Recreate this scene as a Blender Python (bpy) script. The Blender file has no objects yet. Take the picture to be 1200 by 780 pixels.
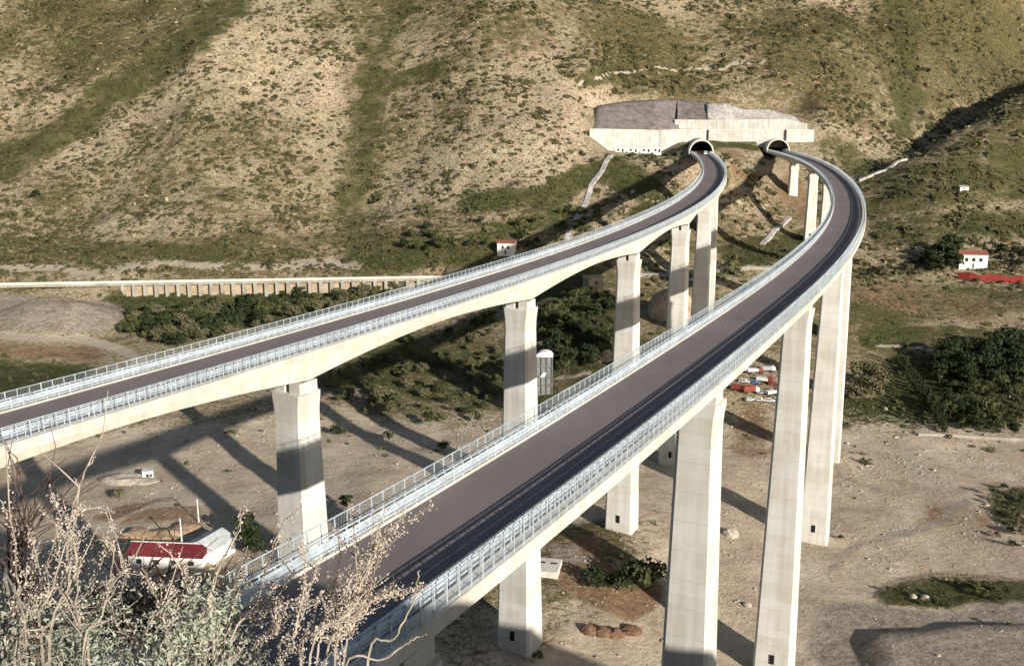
import bpy, bmesh, math, random
import numpy as np
from mathutils import Vector
R_ = math.radians
rng = np.random.default_rng(7)
random.seed(7)
SC = bpy.context.scene
COL = SC.collection

# ------------------------------------------------------------------ camera
F_PX, PITCH, ZC = 1135.0, 0.2303, 125.0          # focal length in photo pixels, pitch down, camera height over the river bed
CP, SP = math.cos(PITCH), math.sin(PITCH)
cd = bpy.data.cameras.new('camera'); cam = bpy.data.objects.new('camera', cd); COL.objects.link(cam)
cam.location = (0, 0, ZC); cam.rotation_euler = (math.pi/2 - PITCH, 0, 0)
cd.sensor_fit = 'HORIZONTAL'; cd.sensor_width = 36; cd.lens = 36*F_PX/1200
cd.clip_start = .1; cd.clip_end = 5000
SC.camera = cam
# ------------------------------------------------------------------ light
SUN_EL, SUN_H = 18.6, np.array([.606, -.795])     # the sun stands behind the camera, to the right
el = R_(SUN_EL)
to_sun = Vector((SUN_H[0]*math.cos(el), SUN_H[1]*math.cos(el), math.sin(el)))
sd = bpy.data.lights.new('sun', 'SUN'); sun = bpy.data.objects.new('sun', sd); COL.objects.link(sun)
sd.energy = 5.0; sd.angle = R_(.5); sd.color = (1, .93, .83)
sun.rotation_euler = to_sun.to_track_quat('Z', 'Y').to_euler(); sun.location = (100, -100, 300)
W = bpy.data.worlds.new('World'); SC.world = W; W.use_nodes = True
wn = W.node_tree.nodes; wl = W.node_tree.links
sky = wn.new('ShaderNodeTexSky'); sky.sky_type = 'NISHITA'; sky.sun_disc = False
sky.sun_elevation = el; sky.sun_rotation = math.atan2(SUN_H[0], SUN_H[1])
wl.new(sky.outputs[0], wn['Background'].inputs[0]); wn['Background'].inputs[1].default_value = .068
SC.view_settings.view_transform = 'Standard'; SC.view_settings.look = 'None'
SC.view_settings.exposure = .5; SC.view_settings.gamma = 1

# ------------------------------------------------------------------ pixel helpers (photo 1200x780)
def pix(px, py, y):                                # the point on a pixel's ray at the given distance y
    u, w = (px-600)/F_PX, (390-py)/F_PX
    dy, dz = CP+w*SP, -SP+w*CP
    t = y/dy
    return np.array([u*t, y, ZC+dz*t])
def topix(P):
    P = np.asarray(P, float); x, y, z = P[..., 0], P[..., 1], P[..., 2]-ZC
    d = np.maximum(y*CP-z*SP, .01)
    return 600+F_PX*x/d, 390-F_PX*(y*SP+z*CP)/d

# ------------------------------------------------------------------ noise
def _h(ix, iy, s):
    n = (ix.astype(np.int64)*374761393+iy.astype(np.int64)*668265263+s*69069) & 0xffffffff
    n = ((n ^ (n >> 13))*1274126177) & 0xffffffff
    n = n ^ (n >> 16)
    return (n & 0xffff)/65535.
def vn(x, y, s=0):
    ix, iy = np.floor(x), np.floor(y); fx, fy = x-ix, y-iy
    fx = fx*fx*fx*(fx*(fx*6-15)+10); fy = fy*fy*fy*(fy*(fy*6-15)+10)
    a, b, c, d = _h(ix, iy, s), _h(ix+1, iy, s), _h(ix, iy+1, s), _h(ix+1, iy+1, s)
    return (a*(1-fx)+b*fx)*(1-fy)+(c*(1-fx)+d*fx)*fy
def fbm(x, y, s=0, o=4):
    r, a, t = 0, 1, 0
    for i in range(o):
        r = r+a*vn(x*2**i+i*17.3, y*2**i-i*9.1, s+i); t += a; a *= .5
    return r/t
def sst(a, b, x):
    t = np.clip((x-a)/(b-a), 0, 1); return t*t*(3-2*t)

# ------------------------------------------------------------------ materials
MATS = {}
def nd(nt, t, **k):
    n = nt.nodes.new(t)
    for a, v in k.items():
        if hasattr(n, a): setattr(n, a, v)
        else: n.inputs[a].default_value = v
    return n
def base(name, rough=.8, spec=.3, metal=0.):
    m = bpy.data.materials.new(name); m.use_nodes = True
    b = m.node_tree.nodes['Principled BSDF']
    b.inputs['Roughness'].default_value = rough; b.inputs['Metallic'].default_value = metal
    b.inputs['Specular IOR Level'].default_value = spec
    MATS[name] = m
    return m, m.node_tree, b
def noise(nt, sc, det=4, vec=None, rough=.55, dist=0):
    n = nd(nt, 'ShaderNodeTexNoise'); n.inputs['Scale'].default_value = sc; n.inputs['Detail'].default_value = det
    n.inputs['Roughness'].default_value = rough; n.inputs['Distortion'].default_value = dist
    if vec: nt.links.new(vec, n.inputs['Vector'])
    return n.outputs['Fac']
def ramp(nt, fac, stops):
    r = nd(nt, 'ShaderNodeValToRGB'); e = r.color_ramp.elements
    while len(e) < len(stops): e.new(.5)
    for i, (p, c) in enumerate(stops): e[i].position = p; e[i].color = (*c, 1) if len(c) == 3 else c
    nt.links.new(fac, r.inputs[0]); return r.outputs[0]
def frange(nt, fac, a, b, lo=0., hi=1.):
    r = nd(nt, 'ShaderNodeMapRange', interpolation_type='SMOOTHSTEP')
    for i, v in ((1, a), (2, b), (3, lo), (4, hi)): r.inputs[i].default_value = v
    nt.links.new(fac, r.inputs[0]); return r.outputs[0]
def mth(nt, op, a, b=None):
    n = nd(nt, 'ShaderNodeMath', operation=op)
    for i, v in ((0, a), (1, b)):
        if v is None: continue
        if isinstance(v, (int, float)): n.inputs[i].default_value = v
        else: nt.links.new(v, n.inputs[i])
    return n.outputs[0]
def mix(nt, fac, a, b, mode='MIX'):
    n = nd(nt, 'ShaderNodeMix', data_type='RGBA', blend_type=mode)
    for i, v in ((0, fac), (6, a), (7, b)):
        if isinstance(v, (int, float)): n.inputs[i].default_value = v
        elif isinstance(v, tuple): n.inputs[i].default_value = (*v, 1)
        else: nt.links.new(v, n.inputs[i])
    return n.outputs[2]
def bump(nt, b, h, st, dist):
    n = nd(nt, 'ShaderNodeBump'); n.inputs['Strength'].default_value = st; n.inputs['Distance'].default_value = dist
    nt.links.new(h, n.inputs['Height']); nt.links.new(n.outputs[0], b.inputs['Normal'])
def wpos(nt, scale=(1, 1, 1)):
    g = nd(nt, 'ShaderNodeNewGeometry'); m = nd(nt, 'ShaderNodeMapping'); m.inputs['Scale'].default_value = scale
    nt.links.new(g.outputs['Position'], m.inputs['Vector']); return m.outputs[0]
def simple(name, c, var=.25, sc=1.5, rough=.8, spec=.3, metal=0., bm=0., bd=.02):
    m, nt, b = base(name, rough, spec, metal)
    p = wpos(nt); n = noise(nt, sc, 5, p); n2 = noise(nt, sc*.13, 3, p)
    f = frange(nt, mth(nt, 'ADD', mth(nt, 'MULTIPLY', n, .6), mth(nt, 'MULTIPLY', n2, .4)), .3, .7)
    d = tuple(x*(1-var) for x in c); l = tuple(min(1, x*(1+var)) for x in c)
    nt.links.new(mix(nt, f, d, l), b.inputs['Base Color'])
    if bm: bump(nt, b, n, bm, bd)
    return m

def concrete(name, c, pour=4.5, stain=.35):
    m, nt, b = base(name, .85, .25)
    p = wpos(nt)
    sx = nd(nt, 'ShaderNodeSeparateXYZ'); nt.links.new(p, sx.inputs[0])
    streak = noise(nt, 1, 5, wpos(nt, (.9, .9, .05)), .6)      # rain streaks
    blot = noise(nt, .16, 5, p, .6); fine = noise(nt, 2.5, 4, p)
    lift = mth(nt, 'FRACT', mth(nt, 'DIVIDE', sx.outputs[2], pour))
    line = mth(nt, 'LESS_THAN', mth(nt, 'ABSOLUTE', mth(nt, 'SUBTRACT', lift, .5)), .018)
    fl = mth(nt, 'FLOOR', mth(nt, 'DIVIDE', sx.outputs[2], pour))
    wnz = nd(nt, 'ShaderNodeTexWhiteNoise', noise_dimensions='1D'); nt.links.new(fl, wnz.inputs['W'])
    f = mth(nt, 'ADD', mth(nt, 'MULTIPLY', streak, .5), mth(nt, 'MULTIPLY', blot, .5))
    f = mth(nt, 'ADD', f, mth(nt, 'MULTIPLY', mth(nt, 'SUBTRACT', wnz.outputs[0], .5), .10))
    f = frange(nt, f, .3, .68)
    dark = tuple(x*(1-stain) for x in c); dark = (dark[0], dark[1]*.96, dark[2]*.86)
    cc = mix(nt, f, dark, tuple(min(.9, x*1.06) for x in c))
    cc = mix(nt, mth(nt, 'MULTIPLY', line, .28), cc, tuple(x*.45 for x in c))
    cc = mix(nt, mth(nt, 'MULTIPLY', frange(nt, fine, .55, .75), .18), cc, tuple(x*.6 for x in c))
    nt.links.new(cc, b.inputs['Base Color']); bump(nt, b, fine, .25, .04)
    return m
concrete('pier_concrete', (.63, .62, .585), 4.4, .22)
concrete('girder_concrete', (.67, .64, .565), 60, .20)
concrete('pale_concrete', (.66, .64, .58), 60, .25)
concrete('old_concrete', (.40, .37, .31), 60, .4)
concrete('wall_concrete', (.53, .53, .51), 60, .35)
simple('galvanized', (.50, .56, .60), .25, 2., .5, .5, .25)
simple('galvanized_wire', (.42, .47, .50), .2, 2., .55, .5, .2)
simple('bearing_rubber', (.03, .03, .03), .3, 5)

m, nt, b = base('asphalt', .88, .25)
p = wpos(nt); n1 = noise(nt, 6, 6, p, .7); n2 = noise(nt, .07, 4, p); n3 = noise(nt, 1, 3, wpos(nt, (.5, .12, .5)))
f = mth(nt, 'ADD', mth(nt, 'MULTIPLY', n1, .35), mth(nt, 'ADD', mth(nt, 'MULTIPLY', n2, .4), mth(nt, 'MULTIPLY', n3, .25)))
nt.links.new(ramp(nt, f, [(.3, (.150, .124, .122)), (.5, (.190, .158, .153)), (.72, (.235, .198, .190))]), b.inputs['Base Color'])
bump(nt, b, n1, .3, .01)

# terrain material, driven by ground-cover attributes
m, nt, b = base('ground_cover', .95, .1)
def attr(n):
    a = nd(nt, 'ShaderNodeAttribute', attribute_name=n); return a.outputs['Fac']
p = wpos(nt); ps = wpos(nt, (.75, 1.15, 1.35))
nA = noise(nt, .17, 8, ps, .70); nB = noise(nt, .55, 7, p, .7); nC = noise(nt, .02, 5, p, .62); nD = noise(nt, 1.9, 5, p, .72); nE = noise(nt, .06, 6, p, .66, .6)
def add(*t):
    o = 0.
    for f_, w_ in t:
        q = mth(nt, 'MULTIPLY', f_, w_); o = q if isinstance(o, float) else mth(nt, 'ADD', o, q)
    return o
tone = add((nA, .35), (nB, .6), (nD, .35), (nE, .1)); tone = mth(nt, 'SUBTRACT', tone, .2)
straw = ramp(nt, tone, [(.38, (.09, .062, .030)), (.455, (.235, .19, .11)), (.52, (.43, .36, .235)), (.60, (.62, .53, .38))])
pinkish = ramp(nt, tone, [(.38, (.09, .064, .040)), (.455, (.26, .195, .13)), (.52, (.47, .375, .265)), (.60, (.66, .55, .41))])
straw = mix(nt, frange(nt, nC, .4, .6), straw, pinkish)
olive = ramp(nt, tone, [(.40, (.034, .033, .014)), (.49, (.085, .076, .031)), (.58, (.19, .155, .075)), (.66, (.32, .25, .14))])
cov = add((nA, 1.5), (nC, .25), (nB, 1.1), (attr('scrub'), .6))
col = mix(nt, frange(nt, cov, 1.72, 1.84), straw, olive)
grass = ramp(nt, tone, [(.40, (.028, .032, .012)), (.49, (.064, .070, .025)), (.58, (.125, .118, .050)), (.68, (.23, .19, .10))])
def blend(col, name, c2, k):
    m_ = frange(nt, add((attr(name), 1.), (nE, k), (nB, k), (nD, k*.5)), .5+k*1.25-.12, .5+k*1.25+.12)
    return mix(nt, m_, col, c2)
col = blend(col, 'grass', grass, 1.5)
grav = ramp(nt, add((nE, .35), (nB, .25), (nD, .25), (noise(nt, 7., 3, p, .6), .15)), [(.36, (.20, .150, .105)), (.45, (.36, .285, .205)), (.54, (.50, .415, .31)), (.64, (.62, .54, .43))])
col = blend(col, 'gravel', grav, .8)
red = ramp(nt, tone, [(.36, (.11, .066, .038)), (.5, (.23, .148, .088)), (.64, (.36, .25, .16))])
col = blend(col, 'earth', red, 1.3)
grey = ramp(nt, tone, [(.36, (.16, .128, .098)), (.5, (.29, .245, .195)), (.64, (.42, .365, .30))])
col = blend(col, 'spoil', grey, .5)
pale = ramp(nt, nD, [(.3, (.36, .30, .225)), (.7, (.54, .47, .37))])
col = blend(col, 'track', pale, .7)
nt.links.new(col, b.inputs['Base Color'])
bump(nt, b, mth(nt, 'MULTIPLY', add((nA, 1.6), (nB, 1.), (nD, .4)), frange(nt, attr('gravel'), .2, .7, 1., .3)), .9, 1.4)

def leafmat(name, c, var=.5, trans=.25):
    m, nt, b = base(name, .8, .15)
    a = nd(nt, 'ShaderNodeAttribute', attribute_name='tint')
    oi = nd(nt, 'ShaderNodeObjectInfo')
    f = mth(nt, 'ADD', mth(nt, 'MULTIPLY', a.outputs['Fac'], .65), mth(nt, 'MULTIPLY', oi.outputs['Random'], .35))
    d = tuple(x*(1-var) for x in c); l = (min(1, c[0]*(1+var*1.3)), min(1, c[1]*(1+var)), min(1, c[2]*(1+var)))
    cc = mix(nt, f, d, l)
    nt.links.new(cc, b.inputs['Base Color'])
    if trans:
        t = nd(nt, 'ShaderNodeBsdfTranslucent'); nt.links.new(cc, t.inputs[0])
        ms = nd(nt, 'ShaderNodeMixShader'); ms.inputs[0].default_value = trans
        o = nt.nodes['Material Output']
        nt.links.new(b.outputs[0], ms.inputs[1]); nt.links.new(t.outputs[0], ms.inputs[2]); nt.links.new(ms.outputs[0], o.inputs[0])
    return m
leafmat('scrub_leaves', (.074, .077, .034), .6, 0)
leafmat('straw_blades', (.44, .38, .25), .4, .2)
leafmat('green_leaves', (.082, .096, .038), .5, .2)
leafmat('olive_leaves', (.135, .135, .075), .45, .2)
leafmat('dark_leaves', (.034, .050, .020), .5, .15)
leafmat('sage_leaves', (.40, .45, .35), .5, .3)
leafmat('dry_seed', (.60, .55, .46), .4, .25)
simple('bark', (.10, .075, .05), .4, 3, .9, .1)
simple('dry_twig', (.36, .31, .25), .45, 14, .85, .2)
simple('dark_twig', (.10, .065, .055), .45, 14, .85, .2)
simple('white_paint', (.74, .73, .69), .12, .8)
simple('cream_plaster', (.70, .66, .57), .15, .8)
simple('stone_wall', (.36, .29, .20), .4, 1.5, bm=.5, bd=.1)
simple('roof_tile', (.26, .105, .065), .35, 1.5)
simple('red_sheet', (.17, .028, .034), .25, .6, .55)
simple('red_wall', (.26, .035, .028), .25, .6)
simple('sheet_metal', (.55, .57, .56), .2, .8, .5, .4)
simple('dark_opening', (.012, .012, .012), .2, 1)
simple('window_glass', (.03, .035, .04), .2, 1, .15, .5)
simple('shotcrete', (.17, .145, .135), .45, .25, bm=.6, bd=.6)
simple('pale_shotcrete', (.40, .375, .345), .5, .35, bm=.6, bd=.6)
simple('boulder', (.37, .29, .21), .4, .6, bm=.8, bd=.3)
simple('grey_boulder', (.36, .31, .25), .35, .6, bm=.8, bd=.3)
simple('red_earth', (.16, .098, .064), .4, .7, .95, .1, bm=.8, bd=.3)
simple('brown_earth', (.27, .195, .125), .4, .7, .95, .1, bm=.8, bd=.3)
simple('formwork', (.20, .205, .21), .3, 1.2)
simple('tunnel_lining', (.16, .15, .14), .3, .6)
simple('tyre', (.02, .02, .02), .2, 4)
for nme, c in (('truck_white', (.66, .66, .64)), ('truck_red', (.22, .04, .035)), ('truck_yellow', (.55, .33, .04)), ('truck_blue', (.10, .20, .36)), ('truck_grey', (.34, .35, .36))):
    simple(nme, c, .15, 1., .4, .5)

# ------------------------------------------------------------------ object helpers
def link(name, me, mat=None, parent=None, smooth=False):
    o = bpy.data.objects.new(name, me); COL.objects.link(o)
    if mat and not me.materials: me.materials.append(MATS[mat])
    if parent: o.parent = parent
    if smooth: me.polygons.foreach_set('use_smooth', [True]*len(me.polygons))
    return o
def tag(o, label, cat, group=None, kind=None):
    o['label'] = label; o['category'] = cat
    if group: o['group'] = group
    if kind: o['kind'] = kind
    return o
def empty(name, loc, label, cat, group=None, rz=0):
    o = bpy.data.objects.new(name, None); COL.objects.link(o); o.location = tuple(float(v) for v in loc); o.rotation_euler.z = rz
    return tag(o, label, cat, group)
def mesh_np(name, V, Fq):
    V = np.asarray(V, np.float32); Fq = np.asarray(Fq, np.int32)
    me = bpy.data.meshes.new(name); n = Fq.shape[1]
    me.vertices.add(len(V)); me.vertices.foreach_set('co', V.ravel())
    me.loops.add(Fq.size); me.loops.foreach_set('vertex_index', Fq.ravel())
    me.polygons.add(len(Fq)); me.polygons.foreach_set('loop_start', np.arange(0, Fq.size, n, dtype=np.int32))
    me.update(calc_edges=True); return me
def set_attr(me, name, v):
    a = me.attributes.new(name, 'FLOAT', 'POINT'); a.data.foreach_set('value', np.asarray(v, np.float32))
class MB:                                            # collects solids into one mesh
    def __init__(s): s.v = []; s.f = []
    def add(s, v, f):
        n = len(s.v); s.v += [tuple(map(float, q)) for q in v]; s.f += [tuple(i+n for i in q) for q in f]; return s
    def box(s, x0, x1, y0, y1, z0, z1):
        return s.add([(x0, y0, z0), (x1, y0, z0), (x1, y1, z0), (x0, y1, z0), (x0, y0, z1), (x1, y0, z1), (x1, y1, z1), (x0, y1, z1)],
                     [(3, 2, 1, 0), (4, 5, 6, 7), (0, 1, 5, 4), (1, 2, 6, 5), (2, 3, 7, 6), (3, 0, 4, 7)])
    def prism(s, poly, y0, y1):                      # polygon in x,z drawn out along y
        n = len(poly)
        v = [(a, y0, c) for a, c in poly]+[(a, y1, c) for a, c in poly]
        return s.add(v, [tuple(range(n)), tuple(range(2*n-1, n-1, -1))]+[(i, i+n, (i+1) % n+n, (i+1) % n) for i in range(n)])
    def tube(s, pts, rad, n=6):
        pts = [Vector(tuple(map(float, q))) for q in pts]
        if not hasattr(rad, '__len__'): rad = [rad]*len(pts)
        v = []; f = []
        for i, q in enumerate(pts):
            t = (pts[min(i+1, len(pts)-1)]-pts[max(i-1, 0)]).normalized()
            a = t.cross(Vector((.31, .87, .38))).normalized(); c = t.cross(a)
            for k in range(n):
                w = 2*math.pi*k/n; v.append(q+a*math.cos(w)*rad[i]+c*math.sin(w)*rad[i])
        for i in range(len(pts)-1):
            for k in range(n): f.append((i*n+k, i*n+(k+1) % n, (i+1)*n+(k+1) % n, (i+1)*n+k))
        f.append(tuple(range(n-1, -1, -1))); f.append(tuple(range((len(pts)-1)*n, len(pts)*n)))
        return s.add(v, f)
    def mesh(s, name):
        me = bpy.data.meshes.new(name); me.from_pydata(s.v, [], s.f)
        bm = bmesh.new(); bm.from_mesh(me); bmesh.ops.recalc_face_normals(bm, faces=bm.faces); bm.to_mesh(me); bm.free(); me.update(); return me
    def obj(s, name, mat, parent=None, bev=0, smooth=False):
        me = s.mesh(name)
        if bev:
            bm = bmesh.new(); bm.from_mesh(me)
            bmesh.ops.bevel(bm, geom=bm.edges[:], offset=bev, segments=1, affect='EDGES'); bm.to_mesh(me); bm.free()
        return link(name, me, mat, parent, smooth)

# ------------------------------------------------------------------ road alignments (metres, camera at 0,0)
def align(q, before, after, ds=1.0):
    x0, y0, hd, L = q[0]*100, q[1]*100, q[2], q[3]*100
    NK = 9; k = np.array(q[4:13])/100; z0, g, e, gv = q[13]*10, q[14], q[15], q[16]
    s = np.arange(-before, L+after+.01, ds); kk = np.interp(s/L, np.linspace(0, 1, NK), k)
    i0 = int(round(before/ds))
    h = np.concatenate([[0], np.cumsum((kk[1:]+kk[:-1])/2*ds)]); h = h-h[i0]+hd
    X = np.concatenate([[0], np.cumsum(np.sin((h[1:]+h[:-1])/2)*ds)]); X = X-X[i0]+x0
    Y = np.concatenate([[0], np.cumsum(np.cos((h[1:]+h[:-1])/2)*ds)]); Y = Y-Y[i0]+y0
    sc = np.maximum(s, 0)
    Z = z0+g*s+gv*(sc/100)**2+ZC
    return dict(s=s, x=X, y=Y, z=Z, h=h, se=np.clip(-kk*e*100, -.07, .07), L=L)
AL = align([-.564, .996, .565, 5.905, -.047, -.071, -.116, -.108, -.093, -.074, -.055, -.056, -.063, -3.429, .003, .104, .028], 110, 90)
AR = align([-.150, .471, .493, 7.077, -.075, -.009, -.053, -.068, -.051, -.063, -.065, -.153, -.249, -3.008, -.037, .082, .465], 50, 90)
def at(A, s, o=0., dz=0.):
    g = lambda n: np.interp(s, A['s'], A[n])
    h = g('h'); return np.stack([g('x')+np.cos(h)*o, g('y')-np.sin(h)*o, g('z')+g('se')*o+dz], -1)

# ------------------------------------------------------------------ terrain
def W4(px, pyb, pyt, y):
    a = pix(px, pyb, y); b_ = pix(px, pyt, y); return (a[0], y, a[2], b_[2])
LOWR = [W4(690, 160, 152, 696), W4(712, 178, 152, 703), W4(772, 180, 153.5, 716), W4(795, 168, 152.5, 728), W4(829, 166, 152.5, 732), W4(920, 166.5, 152.5, 740), W4(953, 167, 153, 742)]
cx = []
def C(px, py, y): cx.append(pix(px, py, y))
for q in ((-150,200,6),(3,199,5.5),(30,258,6),(-60,250,6),(100,200,0),(200,200,-1),(-60,300,4),(60,300,2),(92,268,-2),(60,200,-2),(150,300,-1),(250,320,0),(-150,300,2),(-250,300,8),(0,380,2),(100,380,2),(200,390,2),
          (-100,400,7),(-200,400,9),(-350,300,20),(-350,450,20),(-150,80,0),(0,80,0),(150,80,0),(300,200,4),(400,330,20),(-420,120,15),(400,60,0),(0,-150,0),(300,-150,0),(-300,-150,0)): cx.append(np.array(q, float))
for q in ((0,352,528),(125,353,528),(250,352,530),(350,349,533),(450,345,536),(0,337,540),(125,335,543),(250,333,545),(375,331,548),(500,328,550),(600,320,555),(0,300,575),(0,200,690),(0,100,800),(0,0,900),
          (600,250,600),(600,150,680),(600,50,780),(600,0,830),(420,250,645),(420,150,740),(420,50,845),(250,250,615),(250,150,705),(250,50,805),(100,250,645),(100,150,745),(100,50,850),
          (665,150,690),(690,230,628),(830,148,742),(950,148,752),(720,148,722),(760,115,775),(900,112,790),(660,90,745),(720,60,815),(800,50,860),(900,0,930),(1000,50,870),(700,0,880),
          (1055,160,800),(1055,80,890),(1055,0,985),(1000,130,790),(1110,85,900),(1180,30,1040),(1110,30,985),(1130,135,890),(1200,85,985),
          (1062,188,700),(1095,170,732),(1130,150,765),(1165,128,798),(1200,106,830),(1260,72,880),(1100,240,625),(1200,200,690),(1200,255,620),(1150,200,668),(1050,290,590),(1137,312,560),(1200,322,545),(1020,330,545),(1100,400,470),(1190,420,450),(1020,420,455),(1100,505,366),
          (850,285,590),(770,265,595),(850,230,640),(740,215,635),(790,205,640),(890,225,672),(930,253,655),(860,186,708),(1000,200,725),(980,178,740),(900,300,560),(850,330,530),(700,300,562),(760,322,556),
          (500,430,440),(600,400,460),(450,380,480),(250,390,475),(50,430,440),(50,400,465),(700,400,455),(820,420,430),(880,450,405)): C(*q)
for q in ((-300,1050,290),(0,1050,300),(200,1100,310),(500,1050,300),(690,700,120),(690,500,60),(690,880,165),(-520,700,110),(-520,900,240),(-520,500,35),(305,742,82),(345,790,86),(395,835,100),(460,885,118)): cx.append(np.array(q, float))
# portal shelves, a little below the road
for A, ss in ((AL, (AL['L']+4, AL['L']+25, AL['L']+45)), (AR, (AR['L']+2, AR['L']+22, AR['L']+40))):
    for s_ in ss: cx.append(at(A, s_, 0, -1.2)); cx.append(at(A, s_, 14, 2)); cx.append(at(A, s_, -14, 0))
CX = np.array(cx)
def rbf(X, Y, P): return np.sqrt((X[..., None]-P[:, 0])**2+(Y[..., None]-P[:, 1])**2+22.**2)
A_ = rbf(CX[:, 0], CX[:, 1], CX); n_ = len(CX)
Q_ = np.c_[np.ones(n_), CX[:, 0]/500, CX[:, 1]/500]
M_ = np.block([[A_+np.eye(n_)*-2.0, Q_], [Q_.T, np.zeros((3, 3))]])
sol = np.linalg.solve(M_, np.r_[CX[:, 2], 0, 0, 0])
def terrain_z(X, Y):
    X = np.asarray(X, float); Y = np.asarray(Y, float)
    sh = X.shape; x = X.ravel(); y = Y.ravel(); out = np.empty_like(x)
    for i in range(0, len(x), 40000):
        a, b_ = x[i:i+40000], y[i:i+40000]
        out[i:i+40000] = rbf(a, b_, CX)@sol[:n_]+sol[n_]+sol[n_+1]*a/500+sol[n_+2]*b_/500
    z = np.maximum(out, -1.5)
    hill = sst(8, 60, z)
    rid = 1-2*np.abs(fbm(x/95+.15*y/95, y/190, 3, 3)-.5)
    z = z+hill*((rid-.8)*16*sst(600, 760, y)+(fbm(x/34, y/34, 5, 3)-.5)*7+(fbm(x/9, y/9, 8, 3)-.5)*2.2)
    z = z+(1-hill)*((fbm(x/40, y/40, 11, 3)-.5)*2.4+(fbm(x/8, y/8, 12, 3)-.5)*.9)
    # raised field in the lower right, with a steep edge
    e = sst(0, 1, (x-(84+3*np.sin(y*.09)))/3.5)*sst(0, 1, (216+2*np.sin(x*.12)-y)/3.5)*sst(120, 140, y)
    z = np.where(e > 0, z*(1-e)+e*(z*.4+1.9), z)
    # spoil heap under the old road, left
    d = np.hypot((x+240)/46, (y-497)/25); z = z+12*sst(1.1, .15, d)*(.75+.5*fbm(x/14, y/14, 21, 3))
    # the hill under the photographer
    cr = np.interp(x, [-400, -60, 0, 45, 100, 150, 175, 205, 260, 400], [6, 0, -1.7, -9, -20, -31, -44, -66, -95, -110])
    yy = np.maximum(y-1.2, 0)
    hz = ZC+cr-1.02*yy+(fbm(x/12, y/12, 31, 3)-.5)*np.clip(np.hypot(x, y)/4-1, 0, 5)
    hz = np.where(y < 0, ZC+cr+(fbm(x/12, y/12, 31, 3)-.5)*np.clip(np.hypot(x, y)/4-1, 0, 4)-np.clip(-y-60, 0, 90)*.5, hz)
    z = np.maximum(z, hz)
    # the cut for the retaining wall above the tunnels
    wx = [q[0] for q in LOWR]; inx = sst(wx[0]-8, wx[0], x)*sst(wx[-1]+22, wx[-1], x)
    wy = np.interp(x, wx, [q[1] for q in LOWR]); wb = np.interp(x, wx, [q[2] for q in LOWR]); wt = np.interp(x, wx, [q[3] for q in LOWR])
    lim = np.where(y < wy+3.8, wb+.8, wt+(y-wy)*.34-2.2)
    fy = sst(wy-48, wy-40, y)*sst(wy+66, wy+50, y)*inx
    z = z*(1-fy)+np.minimum(z, lim)*fy
    xr = np.interp(y, AR["y"], AR["x"]); shelf = (y > wy-24) & (y < wy+2) & (x > wx[3]+4) & (x < wx[-1]) & (np.abs(x-xr) > 10)
    z = np.where(shelf, np.maximum(z, wb+.4-(wy-y)*.36), z)
    # keep the ground clear of the two roads
    for A in (AL, AR):
        m_ = (y > 40) & (y < A['y'].max()+2)
        px_ = np.interp(y, A['y'], A['x']); hd = np.interp(y, A['y'], A['h']); sz = np.interp(y, A['y'], A['z'])
        o = np.abs((x-px_)*np.cos(hd))
        lim = sz-7.5+np.clip(o-10, 0, 99)*1.2
        send = np.interp(y, A['y'], A['s'])
        lim = lim+np.clip(send-(A['L']-16), 0, 40)*.45
        lim = np.where(send > A['L']-1, np.minimum(lim, sz-1.2+np.clip(o-8.2, 0, 99)*1.5), lim)
        lim = np.where(send > A['L']+12, 999, lim)
        z = np.where(m_, np.minimum(z, lim), z)
    return z.reshape(sh)
X0, X1, Y0, Y1, ST = -520, 700, -140, 1160, 3.0
gx = np.arange(X0, X1+1, ST); gy = np.arange(Y0, Y1+1, ST)
GX, GY = np.meshgrid(gx, gy); GZ = terrain_z(GX, GY)
def gz(x, y):
    fx = np.clip((np.asarray(x, float)-X0)/ST, 0, len(gx)-1.001); fy = np.clip((np.asarray(y, float)-Y0)/ST, 0, len(gy)-1.001)
    ix, iy = fx.astype(int), fy.astype(int); fx, fy = fx-ix, fy-iy
    return (GZ[iy, ix]*(1-fx)+GZ[iy, ix+1]*fx)*(1-fy)+(GZ[iy+1, ix]*(1-fx)+GZ[iy+1, ix+1]*fx)*fy
def onground(px, py, y0=90, y1=1100):               # where a pixel's ray first meets the ground
    t = np.arange(y0, y1, .75); u, w = (px-600)/F_PX, (390-py)/F_PX
    dy, dz = CP+w*SP, -SP+w*CP
    x, z = u*t/dy, ZC+dz*t/dy
    hit = np.nonzero(z < gz(x, t))[0]
    i = hit[0] if len(hit) else len(t)-1
    return np.array([x[i], t[i], float(gz(x[i], t[i]))])
# the old road along the foot of the far hill: its line, and the bank cut away below its arches
_l = [onground(px, 336-.017*px, 430) for px in range(-60, 521, 20)]
yl = np.poly1d(np.polyfit([q[0] for q in _l], [q[1] for q in _l], 1)); zl = np.poly1d(np.polyfit([q[0] for q in _l], [q[2] for q in _l], 1)); xa, xb = _l[0][0], _l[-1][0]
xs0, xs1 = pix(146, 335, 545)[0], pix(505, 328, 545)[0]
_d = GY-yl(GX); _in = (GX > xs0) & (GX < xs1)
GZ = np.where(_in & (_d < 1) & (_d > -30), np.minimum(GZ, zl(GX)-7.0+np.clip(-_d-14, 0, 30)*.45+(fbm(GX/7, GY/7, 91, 2)-.5)*3), GZ)
GZ = np.where((GX > xa-30) & (GX < xb) & (_d >= 1) & (_d < 9), np.minimum(GZ, zl(GX)+.6), GZ)
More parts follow.
